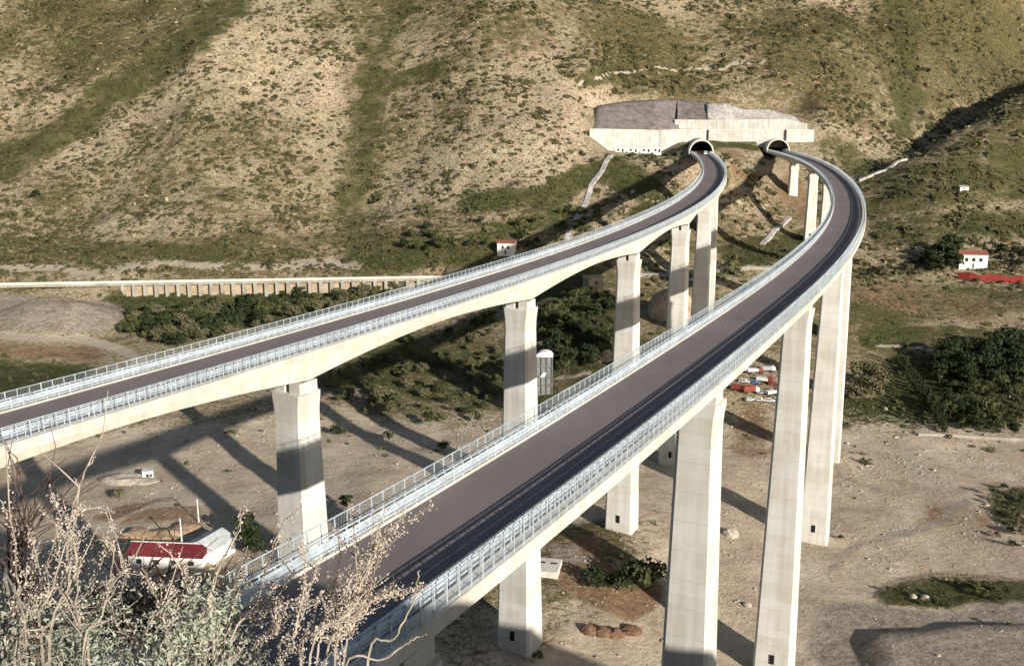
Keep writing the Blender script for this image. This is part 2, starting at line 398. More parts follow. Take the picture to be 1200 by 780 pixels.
# ground cover
PXv, PYv = topix(np.stack([GX, GY, GZ], -1))
_nr = sst(480, 380, GY); PXv = PXv+((fbm(GX/26, GY/26, 85, 4)-.5)*60+(fbm(GX/7, GY/7, 86, 3)-.5)*26)*_nr; PYv = PYv+((fbm(GX/26, GY/26, 87, 4)-.5)*34)*_nr
PXv = PXv+((fbm(GX/40, GY/40, 95, 4)-.5)*34+(fbm(GX/11, GY/11, 97, 3)-.5)*16)*sst(420, 600, GY); PYv = PYv+((fbm(GX/40, GY/40, 99, 4)-.5)*22)*sst(420, 600, GY)
infr = (GY > 60)
def stroke(pts, r, soft=.5):
    d = np.full(GX.shape, 1e9)
    pts = [np.array(q, float) for q in pts]
    if len(pts) == 1: pts = pts*2
    for a, b_ in zip(pts[:-1], pts[1:]):
        ab = b_-a; L2 = max((ab**2).sum(), 1e-6)
        t = np.clip(((PXv-a[0])*ab[0]+(PYv-a[1])*ab[1])/L2, 0, 1)
        d = np.minimum(d, np.hypot(PXv-a[0]-t*ab[0], (PYv-a[1]-t*ab[1])*1.25))
    return sst(1+soft, 1-soft, d/r)*infr
def cover(lst):
    o = np.zeros(GX.shape)
    for pts, r, s in lst: o = np.maximum(o, s*stroke(pts, r))
    return o
grass = cover([([(275,0),(205,68),(120,120),(40,178),(-20,200)],25,.66), ([(480,0),(440,50),(425,150),(412,240),(428,312)],24,.6), ([(430,105),(520,78)],12,.7), ([(690,95),(730,85)],16,.6),
    ([(560,240),(640,232),(690,205)],20,.75), ([(842,172),(905,173)],8,1.), ([(720,200),(760,225)],26,.7), ([(1050,0),(1062,60),(1055,150)],17,.66), ([(1040,230),(1200,195)],48,.6), ([(1040,275),(1200,262)],26,.62),
    ([(1010,360),(1200,350)],30,.6), ([(1020,395),(1200,400)],20,.68), ([(1010,490),(1180,485)],34,1.2), ([(1060,440),(1200,440)],30,1.2), ([(1060,690),(1210,700)],20,.75), ([(1195,600),(1210,630)],34,.8), ([(980,175),(1010,195)],26,.6),
    ([(400,420),(620,440)],60,.65), ([(660,350),(700,420)],55,.75), ([(150,360),(420,350)],35,.75), ([(0,440),(110,445)],22,.75), ([(440,480),(560,500)],20,.6), ([(870,300),(940,290)],24,.7),
    ([(1060,520),(1200,522)],14,.7), ([(430,300),(560,300)],18,.7), ([(250,300),(100,290)],14,.6), ([(650,250),(560,290)],18,.7), ([(840,215),(760,250)],18,.6), ([(90,520),(180,505)],10,.55), ([(430,545),(500,530)],10,.6), ([(600,520),(640,500)],12,.6), ([(830,500),(900,520)],8,.4)])
scrub = .5+.35*(fbm(GX/60, GY/60, 41, 3)-.5)*2
scrub = np.clip(scrub+cover([([(0,60),(180,20)],60,.15), ([(720,60),(980,60)],60,.28), ([(800,95),(1000,110)],40,.25), ([(1100,60),(1200,60)],90,.4), ([(0,300),(480,300)],25,.2), ([(380,0),(640,30)],30,.15)])
              -cover([([(560,140),(640,150)],70,.22), ([(130,240),(330,200)],60,.12), ([(300,40),(360,160)],55,.2)]), 0, 1)
low = sst(9, 3, GZ)*sst(430, 330, GY)*infr
gravel = np.maximum(low*.8, cover([([(1200,560),(1100,565),(1010,600),(940,655)],34,1.), ([(60,600),(290,545)],60,.8), ([(640,600),(880,560)],40,.8), ([(1000,520),(1090,560)],16,.9), ([(450,560),(520,560)],30,.7)]))
gravel *= 1-np.clip(cover([([(1060,690),(1210,700)],20,.8), ([(1195,600)],34,.8)]), 0, 1)
earth = cover([([(680,660),(760,700)],32,.9), ([(870,485),(880,520)],28,.6), ([(140,600),(220,610)],22,.6), ([(1090,600),(1160,620)],26,.5), ([(1000,340),(1200,372)],26,.45), ([(0,410),(110,415)],14,.55), ([(860,190),(870,215)],12,.6), ([(920,215),(935,250)],16,.6), ([(700,470),(760,460)],20,.5), ([(960,110),(1040,160)],18,.35)])
spoil = cover([([(0,365),(120,372)],24,1.), ([(1010,750),(1200,760)],60,.9), ([(785,350)],14,.8), ([(1130,588),(1060,625),(975,662)],12,.55), ([(960,560),(1060,575)],6,.6), ([(640,640),(700,655)],8,.6)])
track = cover([([(0,393),(90,397),(135,408),(175,425)],6,1.), ([(1005,515),(1060,530),(1085,552)],6,.9), ([(680,97),(760,82),(900,75)],2.2,.85), ([(830,240),(870,240),(900,250)],2.5,.9),
    ([(735,228),(780,240)],2.,.8), ([(1030,405),(1200,415)],2.2,.9), ([(870,170),(930,180),(990,172),(1030,158)],3,.5), ([(560,240),(640,330)],.1,0), ([(690,435),(640,440)],4,.6), ([(400,460),(560,450)],3,.4), ([(1035,115),(1015,125)],9,.42), ([(-10,318),(180,314),(420,308)],7,.62), ([(60,645),(160,598),(300,588)],7,.7), ([(380,570),(470,560)],8,.6), ([(760,600),(880,592)],6,.6), ([(900,640),(950,700),(960,760)],8,.5), ([(640,690),(770,760)],5,.6), ([(1100,555),(1200,545)],9,.55)])
# terrain mesh
nx_, ny_ = len(gx), len(gy); ii = np.arange(nx_*ny_).reshape(ny_, nx_)
Fq = np.stack([ii[:-1, :-1], ii[:-1, 1:], ii[1:, 1:], ii[1:, :-1]], -1).reshape(-1, 4)
me = mesh_np('terrain', np.stack([GX, GY, GZ], -1).reshape(-1, 3), Fq)
for n, v in (('grass', grass), ('scrub', scrub), ('gravel', gravel), ('earth', earth), ('spoil', spoil), ('track', track)): set_attr(me, n, v.ravel())
ter = link('terrain', me, 'ground_cover', smooth=True); ter['kind'] = 'structure'

# ------------------------------------------------------------------ viaducts
def sweep(A, s, prof, name, mat, parent, closed=True, smooth=False):
    s = np.asarray(s, float); V = []
    pr = prof if callable(prof) else (lambda q: prof)
    for q in s:
        P = np.array(pr(q)); V.append(at(A, np.full(len(P), q), P[:, 0], P[:, 1]))
    n = V[0].shape[0]; V = np.concatenate(V); m = len(s); f = []
    for i in range(m-1):
        for k in range(n if closed else n-1):
            f.append((i*n+k, i*n+(k+1) % n, (i+1)*n+(k+1) % n, (i+1)*n+k))
    me = bpy.data.meshes.new(name)
    me.from_pydata([tuple(v) for v in V], [], f+([tuple(range(n)), tuple(range(m*n-1, (m-1)*n-1, -1))] if closed else []))
    bm = bmesh.new(); bm.from_mesh(me); bmesh.ops.recalc_face_normals(bm, faces=bm.faces); bm.to_mesh(me); bm.free()
    return link(name, me, mat, parent, smooth)
def pier_part(parent, x, y, h, z0, z1, wa, wt, nm='pier'):
    # wa: size along the road, wt: size across; battered shaft, flared head, bearing seats
    B = 1/54.
    def ring(z, a, t, c=.55):
        return [(-t+c, -a, z), (t-c, -a, z), (t, -a+c, z), (t, a-c, z), (t-c, a, z), (-t+c, a, z), (-t, a-c, z), (-t, -a+c, z)]
    zt = z1-1.9                                     # top of the shaft
    lev = [(z0, 0), (zt-5.0, 0), (zt-3.4, .06), (zt-2.0, .20), (zt-.8, .40), (zt, .46)]
    v = []; f = []
    for z, fl in lev:
        g = (zt-z)*B; v += ring(z, wa/2+g+fl*.25, wt/2+g+fl)
    for i in range(len(lev)-1):
        for k in range(8): f.append((i*8+k, i*8+(k+1) % 8, (i+1)*8+(k+1) % 8, (i+1)*8+k))
    n = (len(lev)-1)*8; f += [tuple(range(7, -1, -1)), tuple(range(n, n+8))]
    p = MB().add(v, f).obj(nm, 'pier_concrete', parent)
    p.location = (x, y, 0); p.rotation_euler.z = -h
    for sx in (-1, 1):                              # two seats carry the box, dark gap between
        MB().box(sx*wt*.28-wt*.19, sx*wt*.28+wt*.19, -wa*.42, wa*.42, zt, z1-.25).obj('bearing_seat', 'pier_concrete', p)
        MB().box(sx*wt*.28-.6, sx*wt*.28+.6, -.7, .7, z1-.25, z1+.02).obj('bearing', 'bearing_rubber', p)
    if z1-z0 > 45:
        g = (zt-z0)*B
        MB().box(-.5, .5, -wa/2-g-.06, -wa/2-g+.3, z0+5.2, z0+7.4).obj('access_opening', 'dark_opening', p)
    return p
GUARD_O, RAIL_O = 5.05, 6.08
def viaduct(A, piers, s0, s1, label, dm=3.0, dp=5.2):
    root = empty('viaduct', at(A, (s0+s1)/2), label, 'viaduct', 'twin motorway viaducts'); inv = root.location.copy()
    parts = []
    ps = np.array(piers)
    def depth(q):
        if q < ps[0]: sp = ps[1]-ps[0]; d0 = ps[0]-q; u = min(d0/sp, .5) if d0 < sp else .5
        elif q > ps[-1]: u = min((q-ps[-1])/70., .5)
        else:
            i = np.searchsorted(ps, q, 'right')-1; i = min(i, len(ps)-2); a = (q-ps[i])/(ps[i+1]-ps[i]); u = min(a, 1-a)
        t = 1-2*u
        return dm+(dp-dm)*t**1.8
    ss = np.unique(np.concatenate([np.arange(s0, s1+.1, 3.), ps[(ps > s0) & (ps < s1)], [s1]]))
    def prof(q):
        D = depth(q)
        return [(-6.2, -.02), (6.2, -.02), (6.2, -.85), (3.4, -1.3), (2.7, -D), (-2.7, -D), (-3.4, -1.3), (-6.2, -.85)]
    parts.append(sweep(A, ss, prof, 'box_girder', 'girder_concrete', root))
    parts.append(sweep(A, ss, [(-4.95, .06), (4.95, .06), (4.95, 0.0), (-4.95, 0.0)], 'carriageway', 'asphalt', root))
    for sg in (-1, 1):
        P = [(sg*4.90, 0.0), (sg*4.92, .20), (sg*4.98, .24), (sg*6.22, .24), (sg*6.30, .20), (sg*6.30, -.90), (sg*6.205, -.90), (sg*6.205, 0.0)]
        parts.append(sweep(A, ss, P, 'kerb', 'pale_concrete', root))
    fine = np.arange(s0, s1+.1, 2.5)
    for sg in (-1, 1):
        for zc in (.55, .87, 1.20):                  # corrugated steel beams on the road side
            o = sg*(GUARD_O-.10); w = sg*.05
            hb = .08 if zc < .6 else .155
            P = [(o, zc-hb), (o-w, zc-hb*.5), (o, zc), (o-w, zc+hb*.5), (o, zc+hb), (o+sg*.02, zc+hb), (o+sg*.02-w, zc+hb*.5), (o+sg*.02, zc), (o+sg*.02-w, zc-hb*.5), (o+sg*.02, zc-hb)]
            parts.append(sweep(A, fine, P, 'guardrail_beam', 'galvanized', root))
        o = sg*GUARD_O
        parts.append(sweep(A, fine, [(o-.055, 1.52), (o+.055, 1.52), (o+.055, 1.63), (o-.055, 1.63)], 'guardrail_top_tube', 'galvanized', root))
        o = sg*RAIL_O
        for nm, za, hw in (('railing_top_rail', 2.10, .035), ('railing_middle_rail', 1.15, .025), ('railing_bottom_rail', .38, .025)):
            parts.append(sweep(A, fine, [(o-hw, za-hw), (o+hw, za-hw), (o+hw, za+hw), (o-hw, za+hw)], nm, 'galvanized', root))
    # posts: the nearest are parts one by one, the rest stay one joined part
    gp = MB().box(-.05, .05, -.06, .06, 0, 1.28).mesh('guardrail_post'); gp.materials.append(MATS['galvanized'])
    rp = MB().box(-.035, .035, -.045, .045, 0, 1.90).mesh('railing_post'); rp.materials.append(MATS['galvanized'])
    for nm, me_, off, dz, hgt, bw, step in (('guardrail_post', gp, GUARD_O, .24, 1.28, (.05, .06), 1.5), ('railing_post', rp, RAIL_O, .24, 1.90, (.035, .045), 1.5)):
        far = []; near = []
        for sg in (-1, 1):
            for q in np.arange(s0+.4, s1-.2, step):
                c = at(A, q, sg*off, dz); u, v = topix(c)
                vis = c[1] > 3 and -60 < u < 1260 and v < 860
                near.append((not vis, np.linalg.norm(c-[0, 0, ZC]), tuple(c), float(np.interp(q, A['s'], A['h']))))
        near.sort(key=lambda t: t[:2])
        for i, (nv, d, c, h) in enumerate(near):
            if i < 290:
                o = link(nm, me_, None, root); o.location = Vector(c); o.rotation_euler.z = -h; parts.append(o)
            else: far.append((c, h))
        b_ = MB()
        for c, h in far:
            ca, sa = math.cos(-h), math.sin(-h); q = []
            for zz in (0, hgt):
                for sx, sy in ((-1, -1), (1, -1), (1, 1), (-1, 1)):
                    a, d = sx*bw[0], sy*bw[1]; q.append((c[0]+a*ca-d*sa, c[1]+a*sa+d*ca, c[2]+zz))
            b_.add(q, [(0, 1, 5, 4), (1, 2, 6, 5), (2, 3, 7, 6), (3, 0, 4, 7), (4, 5, 6, 7)])
        if far:
            o = b_.obj(nm, 'galvanized', root); o['kind'] = 'stuff'; parts.append(o)
    # fine vertical wires of the outer railing
    q = np.arange(s0+.2, s1-.2, .18); wv = []; hw = .008
    for sg in (-1, 1):
        c = at(A, q, sg*RAIL_O, 0); h = np.interp(q, A['s'], A['h'])
        t = np.stack([np.sin(h), np.cos(h), 0*h], -1)*hw; n = np.stack([np.cos(h), -np.sin(h), 0*h], -1)*hw
        for dz in (.38, 2.08):
            for a, b2 in ((-1, -1), (1, -1), (1, 1), (-1, 1)): wv.append(c+t*a+n*b2+np.array([0, 0, dz]))
    V = np.stack(wv, 0).reshape(2, 8, len(q), 3).transpose(0, 2, 1, 3).reshape(-1, 3)
    k = np.arange(2*len(q))[:, None, None]*8
    Fw = (k+np.array([[0, 1, 5, 4], [1, 2, 6, 5], [2, 3, 7, 6], [3, 0, 4, 7]])).reshape(-1, 4)
    o = link('railing_wire', mesh_np('railing_wire', V, Fw), 'galvanized_wire', root); o['kind'] = 'stuff'; parts.append(o)
    for q in piers:
        c = at(A, q); h = float(np.interp(q, A['s'], A['h']))
        zg = float(gz(c[0], c[1])); z1 = c[2]-depth(q)
        if z1-zg < 4: continue
        cc = [float(gz(c[0]+dx, c[1]+dy)) for dx in (-6, 6) for dy in (-6, 6)]
        parts.append(pier_part(root, c[0], c[1], h, min(cc+[zg])-1.5, z1, 4.5, 5.4))
    for o in parts: o.location = o.location-inv
    return root
PL = [-22, 46, 115, 184, 252, 322, 392, 462, 532]
PR = [14, 91, 170, 246, 319, 391, 463, 533, 603, 667]
viaduct(AL, PL, -100, AL['L']+6, 'left concrete viaduct with the shaded pier bands, curving to the left tunnel mouth')
viaduct(AR, PR, -44, AR['L']+6, 'right concrete viaduct crossing the picture, with railing shadow along its carriageway', 2.7, 4.5)

# ------------------------------------------------------------------ tunnel portals
def portal(A, label):
    e = A['L']; c = at(A, e); h = float(np.interp(e, A['s'], A['h']))
    root = empty('tunnel_portal', c, label, 'tunnel', 'twin tunnel mouths', -(.35*h+.65*math.atan2(c[0], c[1])))
    ri, ro, zc = 7.3, 8.3, 1.2
    def ringz(r, n=28):                             # horseshoe section in x,z
        return [(r*math.cos(a), zc+r*math.sin(a)) for a in np.linspace(R_(-12), R_(192), n)]
    I, O_ = ringz(ri), ringz(ro); n = len(I)
    def loft(name, mat, secs, close=True):
        v = []; f = []
        for sec, yf in secs: v += [(a, yf(zz), zz) for a, zz in sec]
        for i in range(len(secs)-1):
            for k in range(n-1): f.append((i*n+k, i*n+k+1, (i+1)*n+k+1, (i+1)*n+k))
        return MB().add(v, f).obj(name, mat, root, smooth=True)
    y0 = lambda z: 2.+(z-zc)*.28                     # slanted cut of the mouth
    y1 = lambda z: 34.
    loft('portal_ring', 'pale_concrete', [(O_, y1), (O_, y0), (I, lambda z: y0(z)+.02), (I, lambda z: y0(z)+1.2)])
    loft('tunnel_lining', 'tunnel_lining', [(I, lambda z: y0(z)+1.2), (I, lambda z: 80.)])
    MB().box(-ri, ri, 4.5, 80, -.35, -.08).obj('tunnel_roadway', 'asphalt', root)
    MB().box(-ri, ri, 79.9, 80.4, -.5, 9).obj('tunnel_end', 'dark_opening', root)
    return root
portal(AL, 'left arched concrete tunnel mouth at the end of the left viaduct')
portal(AR, 'right arched concrete tunnel mouth at the end of the right viaduct')

# ------------------------------------------------------------------ anchored retaining walls over the tunnels
def wall_run(root, pts, name, mat, th, panel=None):
    for a, b_ in zip(pts[:-1], pts[1:]):            # (x, y, zbottom, ztop)
        a, b_ = np.array(a, float), np.array(b_, float); L = np.hypot(*(b_-a)[:2]); n = max(1, int(round(L/panel))) if panel else 1
        d = (b_-a)[:2]/L; nr = np.array([d[1], -d[0]])*th
        for i in range(n):
            p0, p1 = a+(b_-a)*(i/n), a+(b_-a)*((i+1)/n); g = .04*d
            q = [(*(p0[:2]+g+nr), p0[2]), (*(p1[:2]-g+nr), p1[2]), (*(p1[:2]-g), p1[2]), (*(p0[:2]+g), p0[2]),
                 (*(p0[:2]+g+nr), p0[3]), (*(p1[:2]-g+nr), p1[3]), (*(p1[:2]-g), p1[3]), (*(p0[:2]+g), p0[3])]
            o = MB().add(q, [(3, 2, 1, 0), (4, 5, 6, 7), (0, 1, 5, 4), (1, 2, 6, 5), (2, 3, 7, 6), (3, 0, 4, 7)]).obj(name, mat, root)
            o.location = -root.location
rw = empty('retaining_wall', pix(830, 165, 735), 'long white panelled retaining wall standing above both tunnel mouths', 'wall')
lowr = [(a, b_, c-4, d) for a, b_, c, d in LOWR]
wall_run(rw, lowr, 'wall_panel', 'wall_concrete', .9, 9.)
up = [W4(790, 154, 140, 737), W4(829, 154, 140.5, 741), W4(920, 154, 139.5, 749), W4(945, 154, 145, 750)]
wall_run(rw, up, 'anchor_panel', 'wall_concrete', .8, 3.2)
cap = [(a, b_, d-.02, d+.5) for a, b_, c, d in lowr]
wall_run(rw, cap, 'wall_coping', 'pale_concrete', 1.15)
for px in (829, 920):
    x, y, z0, z1 = W4(px, 166, 152, 731 if px == 829 else 738.6); MB().box(x-.5, x+.5, y-.9, y-.4, z0, z1).obj('expansion_joint', 'dark_opening', rw).location = -rw.location
def sheet(name, px0, px1, top, bot, y_top, y_bot, mat, label, cat, seed, n=40, m=12, amp=1.6):
    V = []
    for j in range(m):
        for i in range(n):
            u, t = i/(n-1), j/(m-1); px = px0+(px1-px0)*u
            pt = np.interp(px, *zip(*top)); pb = np.interp(px, *zip(*bot))
            yw = np.interp(pix(px, 150, 720)[0], [k_[0] for k_ in LOWR], [k_[1] for k_ in LOWR]); q = pix(px, pb+(pt-pb)*t, yw+y_bot+(y_top-y_bot)*t)
            q[1] -= amp*(fbm(np.array([px*.15]), np.array([t*5.]), seed, 3)[0])
            V.append(q)
    f = [(j*n+i, j*n+i+1, (j+1)*n+i+1, (j+1)*n+i) for j in range(m-1) for i in range(n-1)]
    V2 = [v+np.array([0, 9, -7.]) for v in V]; k = len(V)
    edge = [i for i in range(n)]+[j*n+n-1 for j in range(1, m)]+[(m-1)*n+i for i in range(n-2, -1, -1)]+[j*n for j in range(m-2, 0, -1)]
    f2 = [(a, b_, b_+k, a+k) for a, b_ in zip(edge, edge[1:]+edge[:1])]
    o = MB().add(V+V2, f+f2+[tuple(i+k for i in q[::-1]) for q in f]).obj(name, mat, None, smooth=True)
    return tag(o, label, cat)
sheet('shotcrete_slope', 688, 795, [(688,143),(700,124),(730,119),(760,117),(795,116)], [(688,153.5),(795,153.5)], 46, 3, 'shotcrete', 'dark grey sprayed concrete slope above the left end of the retaining wall', 'slope', 3)
sheet('shotcrete_slope', 793.5, 832, [(793,116),(832,120)], [(793,141.5),(832,142)], 46, 10.5, 'shotcrete', 'dark grey sprayed concrete patch right above the left tunnel mouth', 'slope', 4)
sheet('rock_cut', 828, 951, [(826,121),(850,121),(870,128),(900,128),(930,136),(945,143),(951,152)], [(826,142),(920,142),(945,150),(951,156)], 38, 11, 'pale_shotcrete', 'pale patchy rock cut above the right part of the retaining wall', 'slope', 9)

# ------------------------------------------------------------------ small buildings
def grounded(px, py, y0=90): return onground(px, py, y0)
def window(parent, x, y, z, w, h, mat='window_glass', nm='window'):
    f = MB().box(x-w/2-.12, x+w/2+.12, y-.06, y+.1, z-.12, z+h+.12).obj(nm, 'old_concrete', parent)
    MB().box(x-w/2, x+w/2, y-.09, y+.02, z, z+h).obj('pane', mat, f)
def house(px, py, w, d, hw, rise, rz, wall, roof, label, cat, wins=2, name='house', door=True, y0=90, sink=1.5, eave=.5):
    g = grounded(px, py, y0); r = empty(name, g, label, cat, None, rz)
    g2 = -sink
    MB().prism([(-w/2, g2), (w/2, g2), (w/2, hw), (0, hw+rise), (-w/2, hw)] if False else [(-w/2, g2), (w/2, g2), (w/2, hw), (-w/2, hw)], -d/2, d/2).obj('wall', wall, r)
    v = [(-w/2-eave, -d/2-eave, hw-.05), (w/2+eave, -d/2-eave, hw-.05), (w/2+eave, d/2+eave, hw-.05), (-w/2-eave, d/2+eave, hw-.05), (-w/2-eave*.3, 0, hw+rise), (w/2+eave*.3, 0, hw+rise)]
    v += [(a, b_, c+.18) for a, b_, c in v]
    MB().add(v, [(6, 7, 11, 10), (8, 9, 10, 11), (7, 8, 11), (9, 6, 10), (0, 4, 5, 1), (2, 5, 4, 3), (1, 5, 2), (3, 4, 0), (0, 1, 7, 6), (1, 2, 8, 7), (2, 3, 9, 8), (3, 0, 6, 9)]).obj('roof', roof, r)
    for i in range(wins):
        window(r, -w/2+w*(i+1)/(wins+1), -d/2, hw*.45, w*.09+.25, hw*.28)
    if door: MB().box(-.5, .5, -d/2-.05, -d/2+.1, -.5, 2.1).obj('door', 'bark', r)
    return r
house(594, 296, 10, 8, 6.2, 1.2, R_(-12), 'white_paint', 'roof_tile', 'small white house beyond the left viaduct at the foot of the hill', 'house', 2)
house(1137, 312, 15.5, 10, 7.2, 2.0, R_(-8), 'white_paint', 'roof_tile', 'white house with red tiled roof beside dark trees on the right', 'house', 3)
house(695, 340, 9, 8, 7.5, .3, R_(20), 'stone_wall', 'stone_wall', 'roofless tan stone ruin seen under the left viaduct', 'ruin', 1, 'stone_ruin')
house(1128, 224, 6, 4, 2.6, .8, R_(5), 'cream_plaster', 'old_concrete', 'tiny pale hut among bushes on the right hillside', 'hut', 1, 'hut', False)
# red perimeter wall beside the right house
rp_ = [grounded(px, 327+.05*(px-1122)) for px in range(1122, 1225, 12)]
fw = empty('perimeter_wall', rp_[0], 'red painted wall below the white house on the right', 'wall')
wall_run(fw, [(q[0], q[1]-(1.5 if i else 0), q[2]-2, q[2]+3.6+.8*math.sin(i*2.3)) for i, q in enumerate(rp_)], 'wall_panel', 'red_wall', .4, 6.)
# site huts in front of the retaining wall
for i, (px, w, lab) in enumerate(((727, 7, 'leftmost white site hut in front of the retaining wall'), (742, 8, 'second white site hut from the left below the retaining wall'), (757, 7.5, 'third white site hut from the left below the retaining wall'), (770, 5.5, 'rightmost white site hut, nearest the left tunnel mouth'))):
    g = pix(px, 178.5, 690); g[2] = max(g[2], float(gz(g[0], 690)))
    r = empty('site_hut', g, lab, 'hut', 'white site huts below the retaining wall', R_(-6))
    MB().box(-w/2, w/2, -2, 2, -4, 3.3).obj('wall', 'white_paint', r); MB().box(-w/2-.2, w/2+.2, -2.2, 2.2, 3.3, 3.6).obj('roof', 'sheet_metal', r)
    window(r, -w*.22, -2, 1.0, 1.4, 1.3); MB().box(w*.15, w*.15+1.2, -2.06, -1.9, .1, 2.3).obj('door', 'window_glass', r)
# sheds in the lower left
sg = onground(205, 660, 120)
r = empty('long_shed', sg, 'long low white shed with dark red roof behind the foreground shrubs', 'shed', None, R_(-5))
MB().box(-11.5, 9, -3, 3, -1, 3.6).obj('wall', 'white_paint', r)
v = [(-12, -3.6, 3.5), (9.4, -3.6, 3.5), (9.4, 3.6, 3.5), (-12, 3.6, 3.5), (-12, .6, 5.6), (9.4, .6, 5.6)]; v += [(a, b2, c+.2) for a, b2, c in v]
rf = MB().add(v, [(6, 7, 11, 10), (8, 9, 10, 11), (0, 4, 5, 1), (2, 5, 4, 3), (0, 1, 7, 6), (2, 3, 9, 8), (1, 2, 5), (3, 0, 4), (1, 5, 11, 7), (5, 2, 8, 11), (0, 6, 10, 4), (4, 10, 9, 3)]).obj('roof', 'red_sheet', r)
MB().box(-12.1, 9.5, .45, .75, 5.75, 5.95).obj('ridge_cap', 'white_paint', rf)
for i in range(4): window(r, -8.5+i*4.8, -3, 1.2, 1.4, 1.2)
for i in range(19): MB().add([(-11.8+i*1.15+a, b2, c) for a in (0, .12) for b2, c in ((-3.62, 3.66), (.5, 5.74), (.5, 5.88), (-3.62, 3.80))], [(0, 1, 2, 3), (7, 6, 5, 4), (3, 2, 6, 7), (0, 3, 7, 4), (1, 0, 4, 5), (2, 1, 5, 6)]).obj('roof_seam', 'red_sheet', rf)
sg = onground(247, 652, 120)
r = empty('grey_shed', sg, 'pale grey metal shed with pitched roof beside the red-roofed shed', 'shed', None, R_(-24))
MB().prism([(-4.5, -1), (4.5, -1), (4.5, 4.2), (0, 6), (-4.5, 4.2)], -4, 5).obj('wall', 'white_paint', r)
v = [(-4.9, -4.4, 4.15), (0, -4.4, 6.1), (4.9, -4.4, 4.15), (-4.9, 5.4, 4.15), (0, 5.4, 6.1), (4.9, 5.4, 4.15)]; v += [(a, b2, c+.18) for a, b2, c in v]
MB().add(v, [(6, 7, 10, 9), (7, 8, 11, 10), (0, 3, 4, 1), (1, 4, 5, 2), (0, 1, 7, 6), (1, 2, 8, 7), (3, 9, 10, 4), (4, 10, 11, 5), (0, 6, 9, 3), (2, 5, 11, 8)]).obj('roof', 'sheet_metal', r)
MB().box(-1, 1, -4.06, -3.9, -.5, 2.6).obj('door', 'truck_grey', r)
# site cabin
sg = onground(174, 561, 120); r = empty('site_cabin', sg, 'tiny white site cabin standing on the sunlit river flat', 'cabin', None, R_(15))
MB().box(-1.7, 1.7, -1.4, 1.4, -.5, 2.9).obj('wall', 'white_paint', r, .05); MB().box(-1.9, 1.9, -1.6, 1.6, 2.9, 3.1).obj('roof', 'sheet_metal', r)
MB().box(-.5, .4, -1.46, -1.3, 0, 2.1).obj('door', 'window_glass', r); window(r, 1.0, -1.4, 1.1, .7, .8)
# poles by the shed
for px, pb, pt, lab in ((214, 645, 611, 'white pole behind the red-roofed shed'), (233, 612, 588, 'thin grey pole left of the shaded pier')):
    a = onground(px, pb, 120); hgt = (pb-pt)/F_PX*math.hypot(a[1], ZC)*1.12
    o = empty('lamp_pole', a, lab, 'pole'); MB().tube([(0, 0, -.5), (0, 0, hgt)], [.22, .16], 8).obj('shaft', 'white_paint', o); MB().box(-.3, .3, -.3, .3, hgt, hgt+.25).obj('lamp_head', 'sheet_metal', o)
# precast slab with openings under the right viaduct
a = onground(641, 668, 120); r = empty('inspection_chamber', a, 'low pale concrete chamber with two openings beside the near pier', 'chamber', None, R_(-12))
MB().box(-3.4, 3.4, -4, 4, -1, 1.6).obj('body', 'pale_concrete', r, .08)
for i in (-1, 1): MB().box(i*1.6-.9, i*1.6+.9, .8, 1.6, 1.45, 1.63).obj('opening', 'dark_opening', r)
# formwork tower beside the second left pier
a = onground(638, 460, 200); r = empty('formwork_tower', a, 'tall grey formwork tower with white cap beside a left viaduct pier', 'tower', None, R_(-6)); hh = 16.5; w = 3.4
MB().box(-w, w, -2.2, 2.2, -1, hh).obj('panel_body', 'formwork', r)
for x in (-w, -w/3, w/3, w): MB().box(x-.25, x+.25, -2.6, -2.2, 0, hh).obj('upright', 'tunnel_lining', r)
for z in (4, 8, 12.2): MB().box(-w-.1, w+.1, -2.75, -2.61, z-.25, z+.25).obj('crossbar', 'tunnel_lining', r)
MB().prism([(w*math.cos(t)*1.05, hh+2.2*math.sin(t)) for t in np.linspace(0, math.pi, 10)], -2.5, 2.5).obj('cap', 'white_paint', r)
MB().add([(-1.8, -2.8, 7.6), (.4, -2.8, 8.0), (1.0, -2.8, 10.0), (-.6, -2.8, 9.6)]+[(-1.8, -3., 7.6), (.4, -3., 8.0), (1.0, -3., 10.0), (-.6, -3., 9.6)], [(0, 1, 2, 3), (7, 6, 5, 4), (0, 4, 5, 1), (1, 5, 6, 2), (2, 6, 7, 3), (3, 7, 4, 0)]).obj('tarpaulin', 'white_paint', r)

# ------------------------------------------------------------------ old road on arches along the foot of the far hill
def RP(x, o=0, dz=0): return (x, yl(x)+o, zl(x)+dz+1.6)
ar = empty('arched_causeway', RP((xa+xb)/2), 'pale old road on a long row of arches along the foot of the hill', 'causeway')
def strip(name, mat, o0, o1, z0, z1, x0, x1, parent, step=12):
    b2 = MB(); xs = np.linspace(x0, x1, max(2, int((x1-x0)/step)))
    v = []; f = []
    for x in xs: v += [RP(x, o0, z0), RP(x, o1, z0), RP(x, o1, z1), RP(x, o0, z1)]
    for i in range(len(xs)-1):
        for k in range(4): f.append((i*4+k, i*4+(k+1) % 4, i*4+4+(k+1) % 4, i*4+4+k))
    f += [(0, 1, 2, 3), tuple(range(len(v)-1, len(v)-5, -1))]
    ob = b2.add(v, f).obj(name, mat, parent); ob.location = -parent.location; return ob
strip('roadway', 'old_concrete', -3, 3.5, -.6, 0, xa, xb, ar)
strip('parapet', 'pale_concrete', -3.35, -3.005, -.5, 1.0, xa, xb, ar)
strip('spandrel', 'old_concrete', -2.6, -2., -2.0, -.61, xa, xb, ar)
